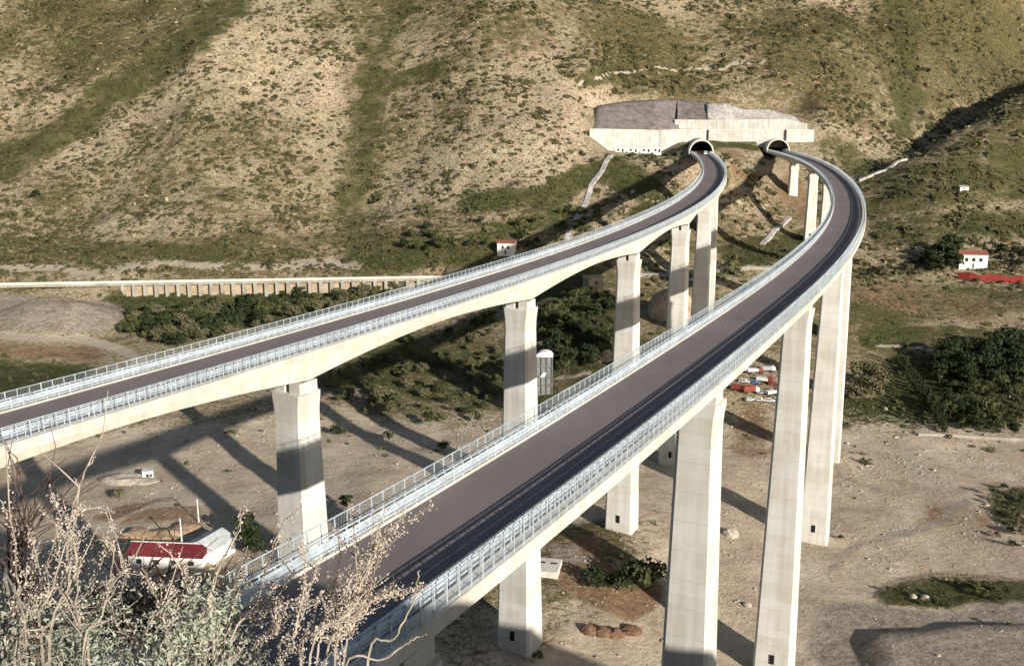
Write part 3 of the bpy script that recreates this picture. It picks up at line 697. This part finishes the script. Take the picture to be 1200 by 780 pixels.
for i, x in enumerate(np.arange(xs0, xs1, 6.2)):
    q = RP(x); zb = float(gz(x, q[1]-2.4))-1.5
    MB().box(x-.85, x+.85, q[1]-2.95, q[1]-1.4, min(zb, q[2]-6.5), q[2]-.62).obj('arch_pillar', 'old_concrete', ar).location = -ar.location
strip('back_wall', 'stone_wall', -.9, -.2, -8.5, -.62, xs0, xs1, ar)
# causeway continues behind the left viaduct toward the right
def drape(name, pts, w, mat, label, cat, lift=.25, th=.6, y0=300, structure=False):
    P = [onground(px, py, y0) for px, py in pts]; Q = []
    for a, b2 in zip(P[:-1], P[1:]):
        n = max(1, int(np.hypot(*(b2-a)[:2])/4))
        for i in range(n): Q.append(a+(b2-a)*i/n)
    Q.append(P[-1]); v = []; f = []
    for i, q in enumerate(Q):
        t = Q[min(i+1, len(Q)-1)]-Q[max(i-1, 0)]; n = np.array([t[1], -t[0]])/max(np.hypot(t[0], t[1]), 1e-6)*w/2
        z = max(float(gz(q[0]+n[0]*k, q[1]+n[1]*k)) for k in (-1, 0, 1))+lift
        a, b2 = q[:2]-n, q[:2]+n
        v += [(*a, z-th-2), (*b2, z-th-2), (*b2, z), (*a, z)]
    for i in range(len(Q)-1):
        for k in range(4): f.append((i*4+k, i*4+(k+1) % 4, i*4+4+(k+1) % 4, i*4+4+k))
    f += [(0, 1, 2, 3), tuple(range(len(v)-1, len(v)-5, -1))]
    o = MB().add(v, f).obj(name, mat)
    if structure: o['kind'] = 'structure'
    else: tag(o, label, cat)
    return o
drape('road', [(745,322),(800,319),(850,317),(910,315)], 6, 'old_concrete', None, None, structure=True)
drape('drainage_channel', [(716,183),(706,200),(693,218),(684,243),(672,262),(664,280)], 3.2, 'pale_shotcrete', 'pale stepped drainage channel running down the slope left of the viaducts', 'channel', .6)
drape('stone_channel', [(925,256),(908,270),(893,288)], 3.0, 'pale_shotcrete', 'pale stone channel running down between the two viaducts', 'channel', .6)
drape('stone_wall', [(1006,213),(1030,203),(1050,192),(1062,188)], 2.2, 'pale_shotcrete', 'pale stone wall climbing the slope right of the right viaduct', 'wall', 1.4)
drape('boundary_wall', [(1076,511),(1120,512),(1200,516)], .7, 'old_concrete', 'low pale wall along the front of the green orchard', 'wall', 1.1)

# ------------------------------------------------------------------ rocks and mounds
def lump(name, px, py, w, d, h, mat, label, cat, seed, group=None, rz=0, y0=120, sub=3):
    g = onground(px, py, y0); bm = bmesh.new(); bmesh.ops.create_icosphere(bm, subdivisions=sub, radius=1)
    for v in bm.verts:
        c = v.co; a = fbm(np.array([c.x*1.6+seed]), np.array([c.y*1.6+c.z*1.3]), seed, 4)[0]
        k = .7+.65*a; v.co = (c.x*w/2*k, c.y*d/2*k, c.z*h*(k if c.z > 0 else .3))
    me = bpy.data.meshes.new(name); bm.to_mesh(me); bm.free()
    o = link(name, me, mat, smooth=False); o.location = g; o.rotation_euler.z = rz
    return tag(o, label, cat, group)
lump('rock_outcrop', 790, 372, 26, 14, 14, 'boulder', 'large tan rock outcrop between two left viaduct piers', 'rock', 3, y0=200)
lump('rock_outcrop', 708, 421, 9, 7, 5, 'boulder', 'smaller tan boulder left of the rock outcrop, in the scrub', 'rock', 5, y0=200)
for i, (px, py, w, lab) in enumerate(((690,741,5,'leftmost red earth pile in the row by the near piers'),(706,742,5.5,'second red earth pile from the left by the near piers'),(722,744,5.5,'third red earth pile from the left by the near piers'),(739,741,7,'rightmost broad red earth pile by the near piers'))):
    lump('earth_pile', px, py, w*.78, 3.6, 1.7, 'red_earth', lab, 'earth pile', 11+i, 'row of red earth piles')
for i, (px, py, w, lab) in enumerate(((160,628,9,'leftmost brown earth mound above the red-roofed shed'),(180,630,8,'second brown earth mound above the red-roofed shed'),(198,628,8,'third brown earth mound above the red-roofed shed'),(216,622,10,'rightmost brown earth mound, beside the white pole'))):
    lump('earth_mound', px, py, w, 6, 2.0, 'brown_earth', lab, 'earth mound', 21+i, 'brown earth mounds')
lump('gravel_heap', 150, 563, 22, 9, 2.2, 'grey_boulder', 'low pale gravel heap left of the tiny site cabin', 'gravel heap', 31)
for i, (px, py, w, lab) in enumerate(((876,710,2.4,'white boulder between the two near right piers'),(856,628,5,'flat pale boulder beside the right viaduct pier'),(1070,700,2.2,'left white boulder on the green bank'),(1084,702,2.6,'right white boulder on the green bank'),(843,515,2.5,'pale boulder on the flat behind the near right pier'))):
    lump('boulder', px, py, w, w*.8, w*.45, 'grey_boulder', lab, 'boulder', 41+i, sub=2)

# ------------------------------------------------------------------ vehicles and yard
def truck(px, py, rz, body, label, L=6.5, wd=2.4, box=2.6, cab=True, cat='truck', y0=200):
    g = onground(px, py, y0); r = empty(cat.replace(' ', '_'), g, label, cat, 'vehicles parked in the yard', rz)
    if cab:
        MB().prism([(L/2-1.9, .9), (L/2, .9), (L/2, 1.9), (L/2-.45, 2.8), (L/2-1.9, 2.8)], -wd/2, wd/2).obj('cab', 'truck_white' if body != 'truck_white' else 'truck_red', r, .06)
        MB().box(L/2-.5, L/2-.02, -wd/2+.15, wd/2-.15, 1.95, 2.55).obj('windscreen', 'window_glass', r)
        MB().box(-L/2, L/2-2.05, -wd/2, wd/2, 1.1, 1.1+box).obj('load_box', body, r, .05)
    else:
        MB().prism([(-L/2, .45), (L/2, .45), (L/2, 1.0), (L/2-1.1, 1.1), (L/2-1.7, 1.65), (-L/2+.6, 1.65), (-L/2, 1.05)], -wd/2, wd/2).obj('body', body, r, .06)
        MB().prism([(-L/2+.55, 1.08), (L/2-1.2, 1.12), (L/2-1.7, 1.6), (-L/2+.75, 1.6)], -wd/2-.02, wd/2+.02).obj('windows', 'window_glass', r)
    for x in (-L*.32, L*.32):
        for y in (-1, 1):
            MB().tube([(x, y*(wd/2-.28), .48), (x, y*(wd/2+.02), .48)], .5 if cab else .36, 10).obj('wheel', 'tyre', r)
yard = [(868,436,'truck_yellow','yellow lorry at the upper left of the vehicle yard',1),(884,438,'truck_white','white lorry at the top of the vehicle yard',1),(899,436,'truck_grey','grey lorry at the upper right of the vehicle yard',1),
        (872,449,'truck_white','white van in the middle row of the yard, far left',0),(884,450,'truck_blue','blue car in the middle row of the vehicle yard',0),(896,449,'truck_white','white lorry in the middle row of the yard',1),(906,452,'truck_red','red car right in the middle row of the yard',0),
        (866,459,'truck_red','dark red lorry at the left of the vehicle yard',1),(880,461,'truck_red','red loader lorry in the lower yard row',1),(893,462,'truck_grey','grey car in the lower yard row',0),(905,463,'truck_white','white lorry at the right of the lower yard row',1),
        (879,470,'truck_white','white car at the front left of the yard',0),(890,471,'truck_white','white car at the front centre of the yard',0),(901,472,'truck_white','white pickup at the front right of the yard',0),(912,471,'truck_grey','grey car at the front far right of the yard',0)]
for i, (px, py, c, lab, tr) in enumerate(yard):
    truck(px, py, random.uniform(-.5, .5), c, lab, 7 if tr else 4.6, 2.5 if tr else 1.9, random.uniform(1.2, 2.4), bool(tr), 'truck' if tr else 'car')
# white van by the left tunnel mouth
q = AL['L']-6; c = at(AL, q, 2.2, .07); r = empty('van', c, 'white van just outside the left tunnel mouth', 'van', None, math.pi/2-float(np.interp(q, AL['s'], AL['h'])))
MB().prism([(-2.6, .4), (2.6, .4), (2.6, 1.2), (1.9, 1.35), (1.3, 2.4), (-2.6, 2.4)], -1, 1).obj('body', 'truck_white', r, .07)
MB().prism([(1.35, 1.4), (1.85, 1.4), (1.4, 2.2), (1.2, 2.2)], -1.02, 1.02).obj('side_window', 'window_glass', r)
MB().box(-2.64, -2.58, -.75, .75, 1.4, 2.1).obj('rear_window', 'window_glass', r)
for x in (-1.7, 1.7):
    for y in (-1, 1): MB().tube([(x, y*.78, .36), (x, y*1.02, .36)], .36, 10).obj('wheel', 'tyre', r)

# ------------------------------------------------------------------ trees
def quads(cent, nor, size, asp=1., tint=None):
    n = len(cent); nor = nor/np.linalg.norm(nor, axis=1, keepdims=True)
    r = rng.normal(size=(n, 3)); u = np.cross(nor, r); u /= np.linalg.norm(u, axis=1, keepdims=True)+1e-9; v = np.cross(nor, u)
    u = u*size[:, None]/2; v = v*size[:, None]/2*asp
    V = np.stack([cent-u*.5-v, cent+u*.6-v*.6, cent+u*.5+v, cent-u*.6+v*.7], 1).reshape(-1, 3)
    return V, np.arange(4*n).reshape(n, 4), np.repeat(rng.random(n) if tint is None else tint, 4)
def crown_mesh(name, mat, w, h, base_h, lobes, n, leaf, shape='round'):
    C_ = []; N_ = []; T = []
    for k in range(lobes):
        if shape == 'tall':
            t = rng.random(); r0 = w*(.5*(1-t)**.7+.06); c = np.array([rng.normal()*w*.06, rng.normal()*w*.06, base_h+h*t]); rad = np.array([r0, r0, h/lobes*1.6])
        else:
            a = rng.random()*6.28; q = math.sqrt(rng.random())*.36*w; t = rng.random()
            c = np.array([q*math.cos(a), q*math.sin(a), base_h+h*(.25+.55*t)]); rad = np.array([1, 1, .8])*w*rng.uniform(.16, .28)
        m_ = n//lobes; d = rng.normal(size=(m_, 3)); d /= np.linalg.norm(d, axis=1, keepdims=True)
        d[:, 2] = np.where(d[:, 2] < -.3, -d[:, 2]*.5, d[:, 2])
        C_.append(c+d*rad*rng.uniform(.7, 1.08, (m_, 1))); N_.append(d+rng.normal(size=(m_, 3))*.5); T.append(np.clip(rng.random()*.7+rng.random(m_)*.3, 0, 1))
    C_ = np.concatenate(C_); V, Fq, t = quads(C_, np.concatenate(N_), rng.uniform(.6, 1.4, len(C_))*leaf, .8, np.concatenate(T))
    me = mesh_np(name, V, Fq); set_attr(me, 'tint', t); me.materials.append(MATS[mat]); return me
def trunk_mesh(h, r, spread):
    b2 = MB(); b2.tube([(0, 0, -.6), (.05*h, 0, h*.5), (0, .04*h, h)], [r*1.2, r*.8, r*.5], 7)
    for k in range(5):
        a = k*1.26+.3; b2.tube([(0, 0, h*.6), (math.cos(a)*spread*.5, math.sin(a)*spread*.5, h*1.05), (math.cos(a)*spread, math.sin(a)*spread, h*1.4)], [r*.5, r*.35, r*.12], 5)
    me = b2.mesh('trunk'); me.materials.append(MATS['bark']); return me
KINDS = {}
for k, (mat, w, h, bh, lo, n, leaf, sh, th) in {
    'green': ('green_leaves', 5.5, 4.6, 1.0, 14, 620, .62, 'round', 2.2), 'green2': ('green_leaves', 6.5, 4.0, .6, 16, 640, .65, 'round', 1.8), 'olive': ('olive_leaves', 5.5, 3.8, .9, 13, 560, .6, 'round', 1.8),
    'dark': ('dark_leaves', 6.0, 6.0, .9, 15, 680, .7, 'round', 2.4), 'bush': ('dark_leaves', 5.0, 3.2, .1, 11, 480, .55, 'round', 1.0), 'cypress': ('dark_leaves', 3.0, 9.0, .3, 12, 520, .6, 'tall', 3), 'citrus': ('green_leaves', 4.4, 3.6, .5, 10, 460, .55, 'round', 1.5)}.items():
    KINDS[k] = (crown_mesh('crown', mat, w, h, bh, lo, n, leaf, sh), trunk_mesh(th, .18, w*.22))
def tree(kind, px, py, sc, label, group, name='tree', cat='tree', y0=150, pos=None, jit=True):
    g = onground(px, py, y0) if pos is None else pos
    cm, tm_ = KINDS[kind]
    o = bpy.data.objects.new(name, None); COL.objects.link(o); o.location = tuple(map(float, g)); o.rotation_euler.z = random.uniform(0, 6.28)
    s = sc*(random.uniform(.85, 1.18) if jit else 1); o.scale = (s*random.uniform(.9, 1.12), s*random.uniform(.9, 1.12), s); tag(o, label, cat, group)
    link('crown', cm, None, o); link('trunk', tm_, None, o); return o
HUE = {'green': 'mid green', 'green2': 'broad green', 'olive': 'grey olive', 'dark': 'dark green', 'citrus': 'bright green', 'bush': 'dense dark'}
def fill(poly, n, kinds, sc, label, group, name='tree', y0=150, mind=7):
    xs = [q[0] for q in poly]; ys = [q[1] for q in poly]; done = []; tries = 0
    while len(done) < n and tries < n*60:
        tries += 1; px, py = random.uniform(min(xs), max(xs)), random.uniform(min(ys), max(ys)); ins = False
        for i in range(len(poly)):
            (x1, y1), (x2, y2) = poly[i], poly[i-1]
            if (y1 > py) != (y2 > py) and px < (x2-x1)*(py-y1)/(y2-y1)+x1: ins = not ins
        if not ins or any(math.hypot(px-a, (py-b2)*1.6) < mind for a, b2 in done): continue
        done.append((px, py)); k = random.choice(kinds); u = (px-min(xs))/(max(xs)-min(xs))
        words = label.split(' '); i = next(j for j, w_ in enumerate(words) if w_ in ('tree', 'bush', 'shrub'))
        lab = HUE[k]+' '+' '.join(words[i:])+(', left part' if u < .34 else ', middle part' if u < .67 else ', right part')
        tree(k, px, py, random.uniform(*sc), lab, group, name, 'bush' if 'bush' in label else 'shrub' if 'shrub' in label else 'tree', y0=y0)
fill([(150,372),(200,362),(330,356),(430,346),(500,338),(470,348),(380,366),(290,388),(215,408),(180,402),(140,392)], 150, ['green', 'green2', 'olive', 'dark', 'olive'], (.75, 1.5), 'green tree in the thicket below the arched old road', 'thicket trees below the arched road', mind=5.5)
fill([(395,420),(560,400),(590,395),(585,470),(560,500),(440,500),(380,470)], 75, ['olive', 'green', 'green2', 'olive'], (.55, 1.15), 'olive green bush in the scrubland behind the left viaduct piers', 'bushes behind the left piers', 'bush')
fill([(560,380),(585,375),(590,398),(480,405),(430,440),(400,440),(500,395)], 14, ['green', 'dark'], (.7, 1.1), 'bush in the shade beneath the left viaduct girder', 'bushes shaded by the left girder', 'bush')
fill([(632,365),(690,345),(720,350),(722,420),(700,440),(655,440),(635,395)], 60, ['green', 'dark', 'green2', 'dark'], (.8, 1.5), 'dark green tree between the second and third left viaduct piers', 'trees between the left piers')
fill([(480,268),(575,262),(580,298),(470,298)], 16, ['green', 'dark', 'green2'], (.6, 1.2), 'green tree near the small white house below the hill', 'trees around the small white house')
fill([(605,270),(690,235),(690,262),(640,285),(605,300)], 14, ['dark', 'green'], (.6, 1.1), 'tree on the shaded slope right of the small white house', 'trees on the shaded slope')
fill([(1100,448),(1200,430),(1200,510),(1118,508),(1108,480)], 70, ['citrus', 'citrus', 'green', 'dark'], (.8, 1.25), 'leafy green tree in the walled orchard on the right', 'orchard trees', mind=8)
fill([(1078,428),(1200,412),(1200,462),(1150,446),(1090,446)], 34, ['dark'], (1.3, 1.9), 'tall dark tree along the upper edge of the orchard', 'dark trees above the orchard', mind=8)
for i in range(18): tree('cypress', 1052+i*3.2, 428+i*4.7, 1.0, 'tree in the tall hedge row that crosses the orchard', 'hedge row in the orchard', 'hedge_tree')
for px, py in ((1003,470),(1012,462),(1020,470),(1008,450),(1025,455)): tree('olive', px, py, 1.9, 'large grey green tree beside the tallest right pier', 'grey green trees beside the pier')
fill([(1080,300),(1116,298),(1120,322),(1085,324)], 9, ['dark'], (1.5, 2.0), 'large dark tree left of the white house with red roof', 'dark trees left of the right house', mind=6)
for px, py, sc in ((1152,300,1.0),): tree('cypress', px, py, sc, 'slim dark cypress just right of the white house with red roof', None, 'cypress_tree')
fill([(1010,318),(1080,308),(1080,324),(1012,326)], 12, ['bush', 'olive'], (.7, 1.1), 'low dark bush in the hedge left of the right house', 'hedge left of the right house', 'bush', mind=5)
fill([(1128,327),(1200,331),(1200,336),(1128,333)], 9, ['bush', 'olive'], (.35, .6), 'bush growing in front of the red wall on the right', 'bushes before the red wall', 'bush', mind=6)
fill([(1158,300),(1200,296),(1200,316),(1160,318)], 10, ['dark', 'olive'], (.7, 1.1), 'dark tree behind the red wall on the right', 'trees behind the red wall', mind=6)
for px, py, k, sc, lab in ((397,510,'bush',1.15,'round dark bush right of the shaded left pier'),(406,598,'dark',.85,'dark tree beside the right viaduct parapet and shaded pier'),(290,640,'dark',1.35,'tall dark tree between the sheds and the shaded pier'),(299,656,'dark',1.3,'shorter dark tree in front of the tall one by the shaded pier'),
    (700,688,'bush',1.5,'dark bush left in the clump under the right viaduct'),(724,692,'bush',1.6,'dark bush in the middle of the clump under the right viaduct'),(757,692,'green2',1.9,'bright green tree at the right of the clump under the right viaduct'),(742,684,'bush',1.4,'small dark bush behind the bright green tree under the viaduct'),
    (140,585,'olive',.7,'small olive tree left on the sunlit river flat'),(456,518,'green',.8,'green bush on the flat between the viaducts, left one'),(520,528,'green2',.8,'green bush on the flat between the viaducts, right one'),(42,232,'bush',1.4,'lone dark bush on the left hillside'),(985,632,'bush',.45,'little bush at the foot of the tall right pier'),(990,505,'olive',.8,'olive bush at the foot of the farther right pier')):
    tree(k, px, py, sc, lab, None, 'bush' if 'bush' in lab else 'tree', 'bush' if 'bush' in lab else 'tree')
fill([(1150,560),(1200,575),(1200,660),(1170,640),(1160,600)], 16, ['green', 'olive', 'bush'], (.35, .7), 'low green bush on the river bank at the right edge', 'river bank bushes', 'bush')
fill([(1020,690),(1060,680),(1200,690),(1200,715),(1060,712)], 12, ['green'], (.25, .45), 'small green shrub on the bank above the raised field', 'shrubs on the bank', 'shrub', mind=10)

# ------------------------------------------------------------------ countless hillside scrub (one mass)
def blob_proto(seed):                                # a loose clump of leafy faces
    n = 24; d = rng.normal(size=(n, 3)); d /= np.linalg.norm(d, axis=1, keepdims=True); d[:, 2] = np.abs(d[:, 2])
    k = rng.integers(0, 3, n); cen = rng.normal(size=(3, 3))*np.array([.45, .35, .12])
    c = cen[k]+d*rng.uniform(.45, .85, (n, 1))*np.array([1, 1, .9]); V, Fc, t = quads(c, d+rng.normal(size=(n, 3))*.35, rng.uniform(.5, 1.0, n), .8)
    return V, np.concatenate([Fc[:, :3], Fc[:, [0, 2, 3]]])
def stone_proto(seed):
    bm = bmesh.new(); bmesh.ops.create_icosphere(bm, subdivisions=1, radius=1)
    for v in bm.verts:
        c = v.co; k = .6+.8*vn(np.array([c.x*2.3+seed*7.]), np.array([c.y*2.3+c.z*2.1]), seed)[0]; v.co = c*k
    V = np.array([v.co[:] for v in bm.verts]); Fc = np.array([[q.index for q in f.verts] for f in bm.faces]); bm.free(); return V, Fc
STON = [stone_proto(i) for i in range(5)]
PROT = [blob_proto(i) for i in range(6)]
def grid_attr(g, x, y): return g[np.clip(((y-Y0)/ST).astype(int), 0, ny_-1), np.clip(((x-X0)/ST).astype(int), 0, nx_-1)]
def scatter(name, n, xr, yr, size, dens, mat, label, PROT=PROT, var=.45):
    x = rng.uniform(*xr, n); y = rng.uniform(*yr, n); z = gz(x, y); u, v = topix(np.stack([x, y, z], -1))
    keep = (rng.random(n) < dens(x, y, z, u, v)) & (u > -90) & (u < 1290) & (v > -60)
    x, y, z = x[keep], y[keep], z[keep]; s = np.exp(rng.normal(0, var, len(x)))*size; Vs = []; Fs = []; Ts = []; off = 0
    for k in range(len(PROT)):
        i = np.arange(k, len(x), len(PROT)); V, Fc = PROT[k]; a = rng.uniform(0, 6.28, len(i)); ca, sa = np.cos(a), np.sin(a)
        sx = s[i]*rng.uniform(.8, 1.5, len(i)); sy = s[i]*rng.uniform(.7, 1.1, len(i)); sz = s[i]*rng.uniform(.5, .95, len(i))
        vx, vy, vz = V[:, 0], V[:, 1], V[:, 2]
        # longer across the slope than up it
        P = np.stack([x[i][:, None]+(vx*ca[:, None]-vy*sa[:, None])*sx[:, None], y[i][:, None]+(vx*sa[:, None]+vy*ca[:, None])*sy[:, None], z[i][:, None]+(vz+.1)*sz[:, None]+.45*((vx*sa[:, None]+vy*ca[:, None])*sy[:, None])], -1)
        Vs.append(P.reshape(-1, 3)); Fs.append((np.arange(len(i))[:, None, None]*len(V)+Fc[None]+off).reshape(-1, 3)); off += P.shape[0]*P.shape[1]
        Ts.append(np.repeat(np.clip(rng.beta(1.6, 2.2, len(i)), 0, 1), len(V)))
    me = mesh_np(name, np.concatenate(Vs), np.concatenate(Fs)); set_attr(me, 'tint', np.concatenate(Ts))
    o = link(name, me, mat); tag(o, label, 'scrub', None, 'stuff'); print(name, len(x)); return o
def dens_hill(x, y, z, u, v):
    d = .16+.62*sst(.36, .62, fbm(x/24, y/24, 51, 4))*(.25+1.1*grid_attr(scrub, x, y))
    d = d*(1-.75*grid_attr(track, x, y))*(1-.9*grid_attr(spoil, x, y))*(1-.55*grid_attr(grass, x, y))
    d = d*sst(22, 34, z)
    nearroad = np.zeros_like(x)
    for A, e in ((AL, AL['L']), (AR, AR['L'])):
        px_ = np.interp(y, A['y'], A['x']); nearroad = np.maximum(nearroad, (np.abs(x-px_) < 13)*((y > 560) & (y < A['y'].max()))*1.)
    wall = (u > 686) & (u < 960) & (v > 112) & (v < 182)
    return d*(1-nearroad)*(~wall)
scatter('hillside_scrub', 90000, (-500, 600), (520, 1090), 1.25, dens_hill, 'scrub_leaves', 'countless olive and brown shrubs covering the dry hillside')
def tuft_proto(seed):
    n = 8; d = rng.normal(size=(n, 3)); d[:, 2] = np.abs(d[:, 2]); d /= np.linalg.norm(d, axis=1, keepdims=True); V, Fc, t = quads(d*.6, d+rng.normal(size=(n, 3))*.3, rng.uniform(.5, .9, n), .7)
    return V, np.concatenate([Fc[:, :3], Fc[:, [0, 2, 3]]])
def dens_tuft(x, y, z, u, v): return dens_hill(x, y, z, u, v)*0+.5*np.clip(1-1.7*grid_attr(grass, x, y), 0, 1)*np.clip(1.15-1.1*grid_attr(scrub, x, y), 0, 1)*sst(22, 34, z)*((u < 686) | (u > 960) | (v < 110) | (v > 185))*(np.abs(x-np.interp(y, AL['y'], AL['x'])) > 13)*(np.abs(x-np.interp(y, AR['y'], AR['x'])) > 13)
o = scatter('straw_tussocks', 60000, (-500, 600), (520, 1090), .85, dens_tuft, 'straw_blades', 'countless pale dry grass tussocks between the hillside shrubs', [tuft_proto(i) for i in range(5)], .4); o['category'] = 'dry grass'
def dens_low(x, y, z, u, v):
    d = .10+.8*grid_attr(grass, x, y)*sst(.35, .6, fbm(x/14, y/14, 61, 3))
    d = d*(1-.9*grid_attr(track, x, y))*(1-.75*grid_attr(gravel, x, y))*(1-.9*grid_attr(spoil, x, y))
    return d*np.where((y > 330) | (grid_attr(grass, x, y) > .3), 1., sst(.5, .7, fbm(x/20, y/20, 63, 3)))
scatter('valley_scrub', 16000, (-330, 420), (150, 640), .75, dens_low, 'green_leaves', 'low green scrub scattered over the valley sides')
def dens_stone(x, y, z, u, v): return .75*grid_attr(gravel, x, y)*sst(.4, .7, fbm(x/16, y/16, 71, 3))+.02
o = scatter('river_stones', 26000, (-170, 260), (170, 420), .19, dens_stone, 'grey_boulder', 'countless stones lying over the dry river bed', STON, .5); o['category'] = 'stones'

# ------------------------------------------------------------------ foreground shrubs on the photographer's slope
def shrub(name, label, y, stems, leaves, seeds, twig='dry_twig', base_px=None, nbr=6, jit=.25):
    bx, by = (base_px or stems[0][0]), y
    b3 = pix(bx, 860, y); g = float(terrain_z(np.array([b3[0]]), np.array([y]))[0]); root = empty(name, (b3[0], y, g), label, 'shrub'); inv = -root.location
    sc = y/4.*1.0; tips = []; mb = MB()
    for i, st in enumerate(stems):
        pts = [pix(px, py, y+random.uniform(-jit, jit)) for px, py in st]
        pts = [np.array([b3[0]+(pts[0][0]-b3[0])*.35, y, g])]+pts
        # smooth
        Q = []; n = 7
        for k in range(len(pts)-1):
            p0, p1, p2, p3 = pts[max(k-1, 0)], pts[k], pts[k+1], pts[min(k+2, len(pts)-1)]
            for j in range(n):
                t = j/n; Q.append(.5*((2*p1)+(p2-p0)*t+(2*p0-5*p1+4*p2-p3)*t*t+(-p0+3*p1-3*p2+p3)*t**3)+rng.normal(size=3)*.004*sc)
        Q.append(pts[-1]); m_ = len(Q); mb.tube(Q, [(.0062*(1-.8*k/m_)+.0014)*sc for k in range(m_)], 5)
        tips.append(Q)
        for k in range(nbr):                          # side branches
            j = random.randint(m_//3, m_-2); q = Q[j]; d = (Q[min(j+2, m_-1)]-q); d = d/np.linalg.norm(d)*random.uniform(.10, .28)*sc
            e = q+d+rng.normal(size=3)*.07*sc; mid = (q+e)/2+rng.normal(size=3)*.018*sc; mb.tube([q, mid, e], [.0036*sc, .0026*sc, .0012*sc], 4); tips.append([q, mid, e])
    o = mb.obj('stem', twig, root); o.location = inv; o['kind'] = 'stuff'
    if leaves:
        Cc = []; Nn = []; Tt = []
        for px, py, rp, n in leaves:
            c = pix(px, py, y); r = rp/F_PX*y*1.05
            for k in range(n//24):                    # each spray of narrow leaves
                q = c+rng.normal(size=3)*r*.75-np.array([0, 0, .05]); ax = rng.normal(size=3)+np.array([0, -.2, 1.2]); ax /= np.linalg.norm(ax); t0 = rng.random()
                t = rng.random(14)*random.uniform(.10, .26)*sc
                Cc.append(q+ax*t[:, None]+rng.normal(size=(14, 3))*.012*sc); Nn.append(rng.normal(size=(14, 3))+np.array([.3, -.8, .5])); Tt.append(np.clip(t0*.7+rng.random(14)*.3, 0, 1))
        Cc = np.concatenate(Cc); V, Fq, t = quads(Cc, np.concatenate(Nn), rng.uniform(.018, .048, len(Cc))*sc, .22, np.concatenate(Tt))
        me = mesh_np('foliage', V, Fq); set_attr(me, 'tint', t); o = link('foliage', me, 'sage_leaves', root); o.location = inv; o['kind'] = 'stuff'
    if seeds:
        Cc = []
        for Q in tips:
            m_ = len(Q); Q = np.array(Q); k0 = int(m_*.55) if m_ > 3 else 0
            seg = Q[k0:]; nn = int(seeds*(4 if m_ > 3 else 1.7))
            f = rng.random(nn)*(len(seg)-1); i = f.astype(int); i = np.minimum(i, len(seg)-2); Cc.append(seg[i]+(seg[i+1]-seg[i])*(f-i)[:, None]+rng.normal(size=(nn, 3))*.011*sc)
        Cc = np.concatenate(Cc); V1, F1, t1 = quads(Cc, rng.normal(size=Cc.shape), rng.uniform(.006, .015, len(Cc))*sc, .7); V2, F2, t2 = quads(Cc, rng.normal(size=Cc.shape), rng.uniform(.006, .014, len(Cc))*sc, .7)
        me = mesh_np('seed_head', np.concatenate([V1, V2]), np.concatenate([F1, F2+len(V1)])); set_attr(me, 'tint', np.concatenate([t1, t2])); o = link('seed_head', me, 'dry_seed', root); o.location = inv; o['kind'] = 'stuff'
    return root
R0 = random.uniform
shrub('sage_shrub', 'silvery green shrub with dry seed heads in the lower left corner', 3.9,
      [[(40,780),(48,690),(75,600)],[(50,780),(60,690),(96,590)],[(20,780),(22,700),(12,600)],[(70,780),(100,700),(128,640)],[(90,780),(140,700),(146,655)],[(10,780),(30,720),(44,640)],[(60,780),(90,660),(60,580)],[(30,770),(70,690),(104,612)]],
      [(30,745,34,1300),(85,735,32,1300),(130,760,34,1400),(60,785,34,1100),(170,785,30,900),(15,715,22,500),(110,720,24,600)], 22, base_px=60)
shrub('sage_shrub', 'silvery green shrub right of the corner one, below the red-roofed shed', 3.6,
      [[(230,780),(240,720),(262,650)],[(250,780),(262,720),(290,640)],[(260,780),(300,710),(322,632)],[(200,780),(190,720),(168,668)],[(240,780),(225,720),(215,660)],[(270,780),(310,720),(345,668)]],
      [(222,725,26,1000),(252,715,26,1000),(240,765,38,1600),(195,780,30,1000),(203,742,22,600),(280,780,26,700)], 20, base_px=240)
shrub('dry_shrub', 'dry seeding shrub in front of the right carriageway', 3.4,
      [[(330,800),(345,740),(372,660)],[(350,800),(375,740),(392,690)],[(380,810),(410,720),(440,640),(470,606)],[(390,810),(412,730),(425,640)],[(400,800),(430,700),(452,625)],[(370,800),(392,745),(402,700)],[(300,800),(320,740),(330,700)],[(360,800),(425,715),(462,690)]],
      [], 42, base_px=380, nbr=9)
shrub('bare_twig', 'long bare curved twig crossing the lower right carriageway edge', 3.2, [[(430,800),(462,748),(486,700),(492,668)],[(400,815),(450,772),(482,750),(500,742)]], [], 0, base_px=430, nbr=0, jit=.02)
shrub('bare_twig', 'tall bare forked twig above the corner shrub', 4.2, [[(90,760),(80,640),(96,560),(112,535)],[(85,760),(84,640),(92,575),(88,560)]], [], 0, base_px=90, nbr=1, jit=.03)
shrub('dark_shrub', 'dark leafless shrub at the left edge below the left viaduct', 5.5,
      [[(30+i*3, 780), (25+R0(-20, 25), 660), (R0(5, 70), R0(545, 600))] for i in range(9)], [], 0, 'dark_twig', 30, 12)
shrub('dark_shrub', 'tangle of dark bare branches between the two silvery shrubs', 4.6,
      [[(150+i*6, 800), (150+R0(-70, 80), 730), (R0(70, 290), R0(650, 720))] for i in range(26)], [], 0, 'dark_twig', 150, 14)
shrub('dry_shrub', 'pale leafless branches leaning across the lower left', 3.7,
      [[(100,800),(120,720),(135,640)],[(70,800),(105,720),(160,650)],[(0,760),(40,745),(90,790)],[(110,800),(92,730),(88,650)],[(200,800),(215,755),(205,705)],[(150,800),(170,740),(210,690)],[(260,800),(240,740),(250,680)],[(20,800),(60,730),(110,690)],[(170,800),(140,740),(120,680)],[(10,700),(30,735),(20,790)]], [], 3, base_px=110, nbr=6)
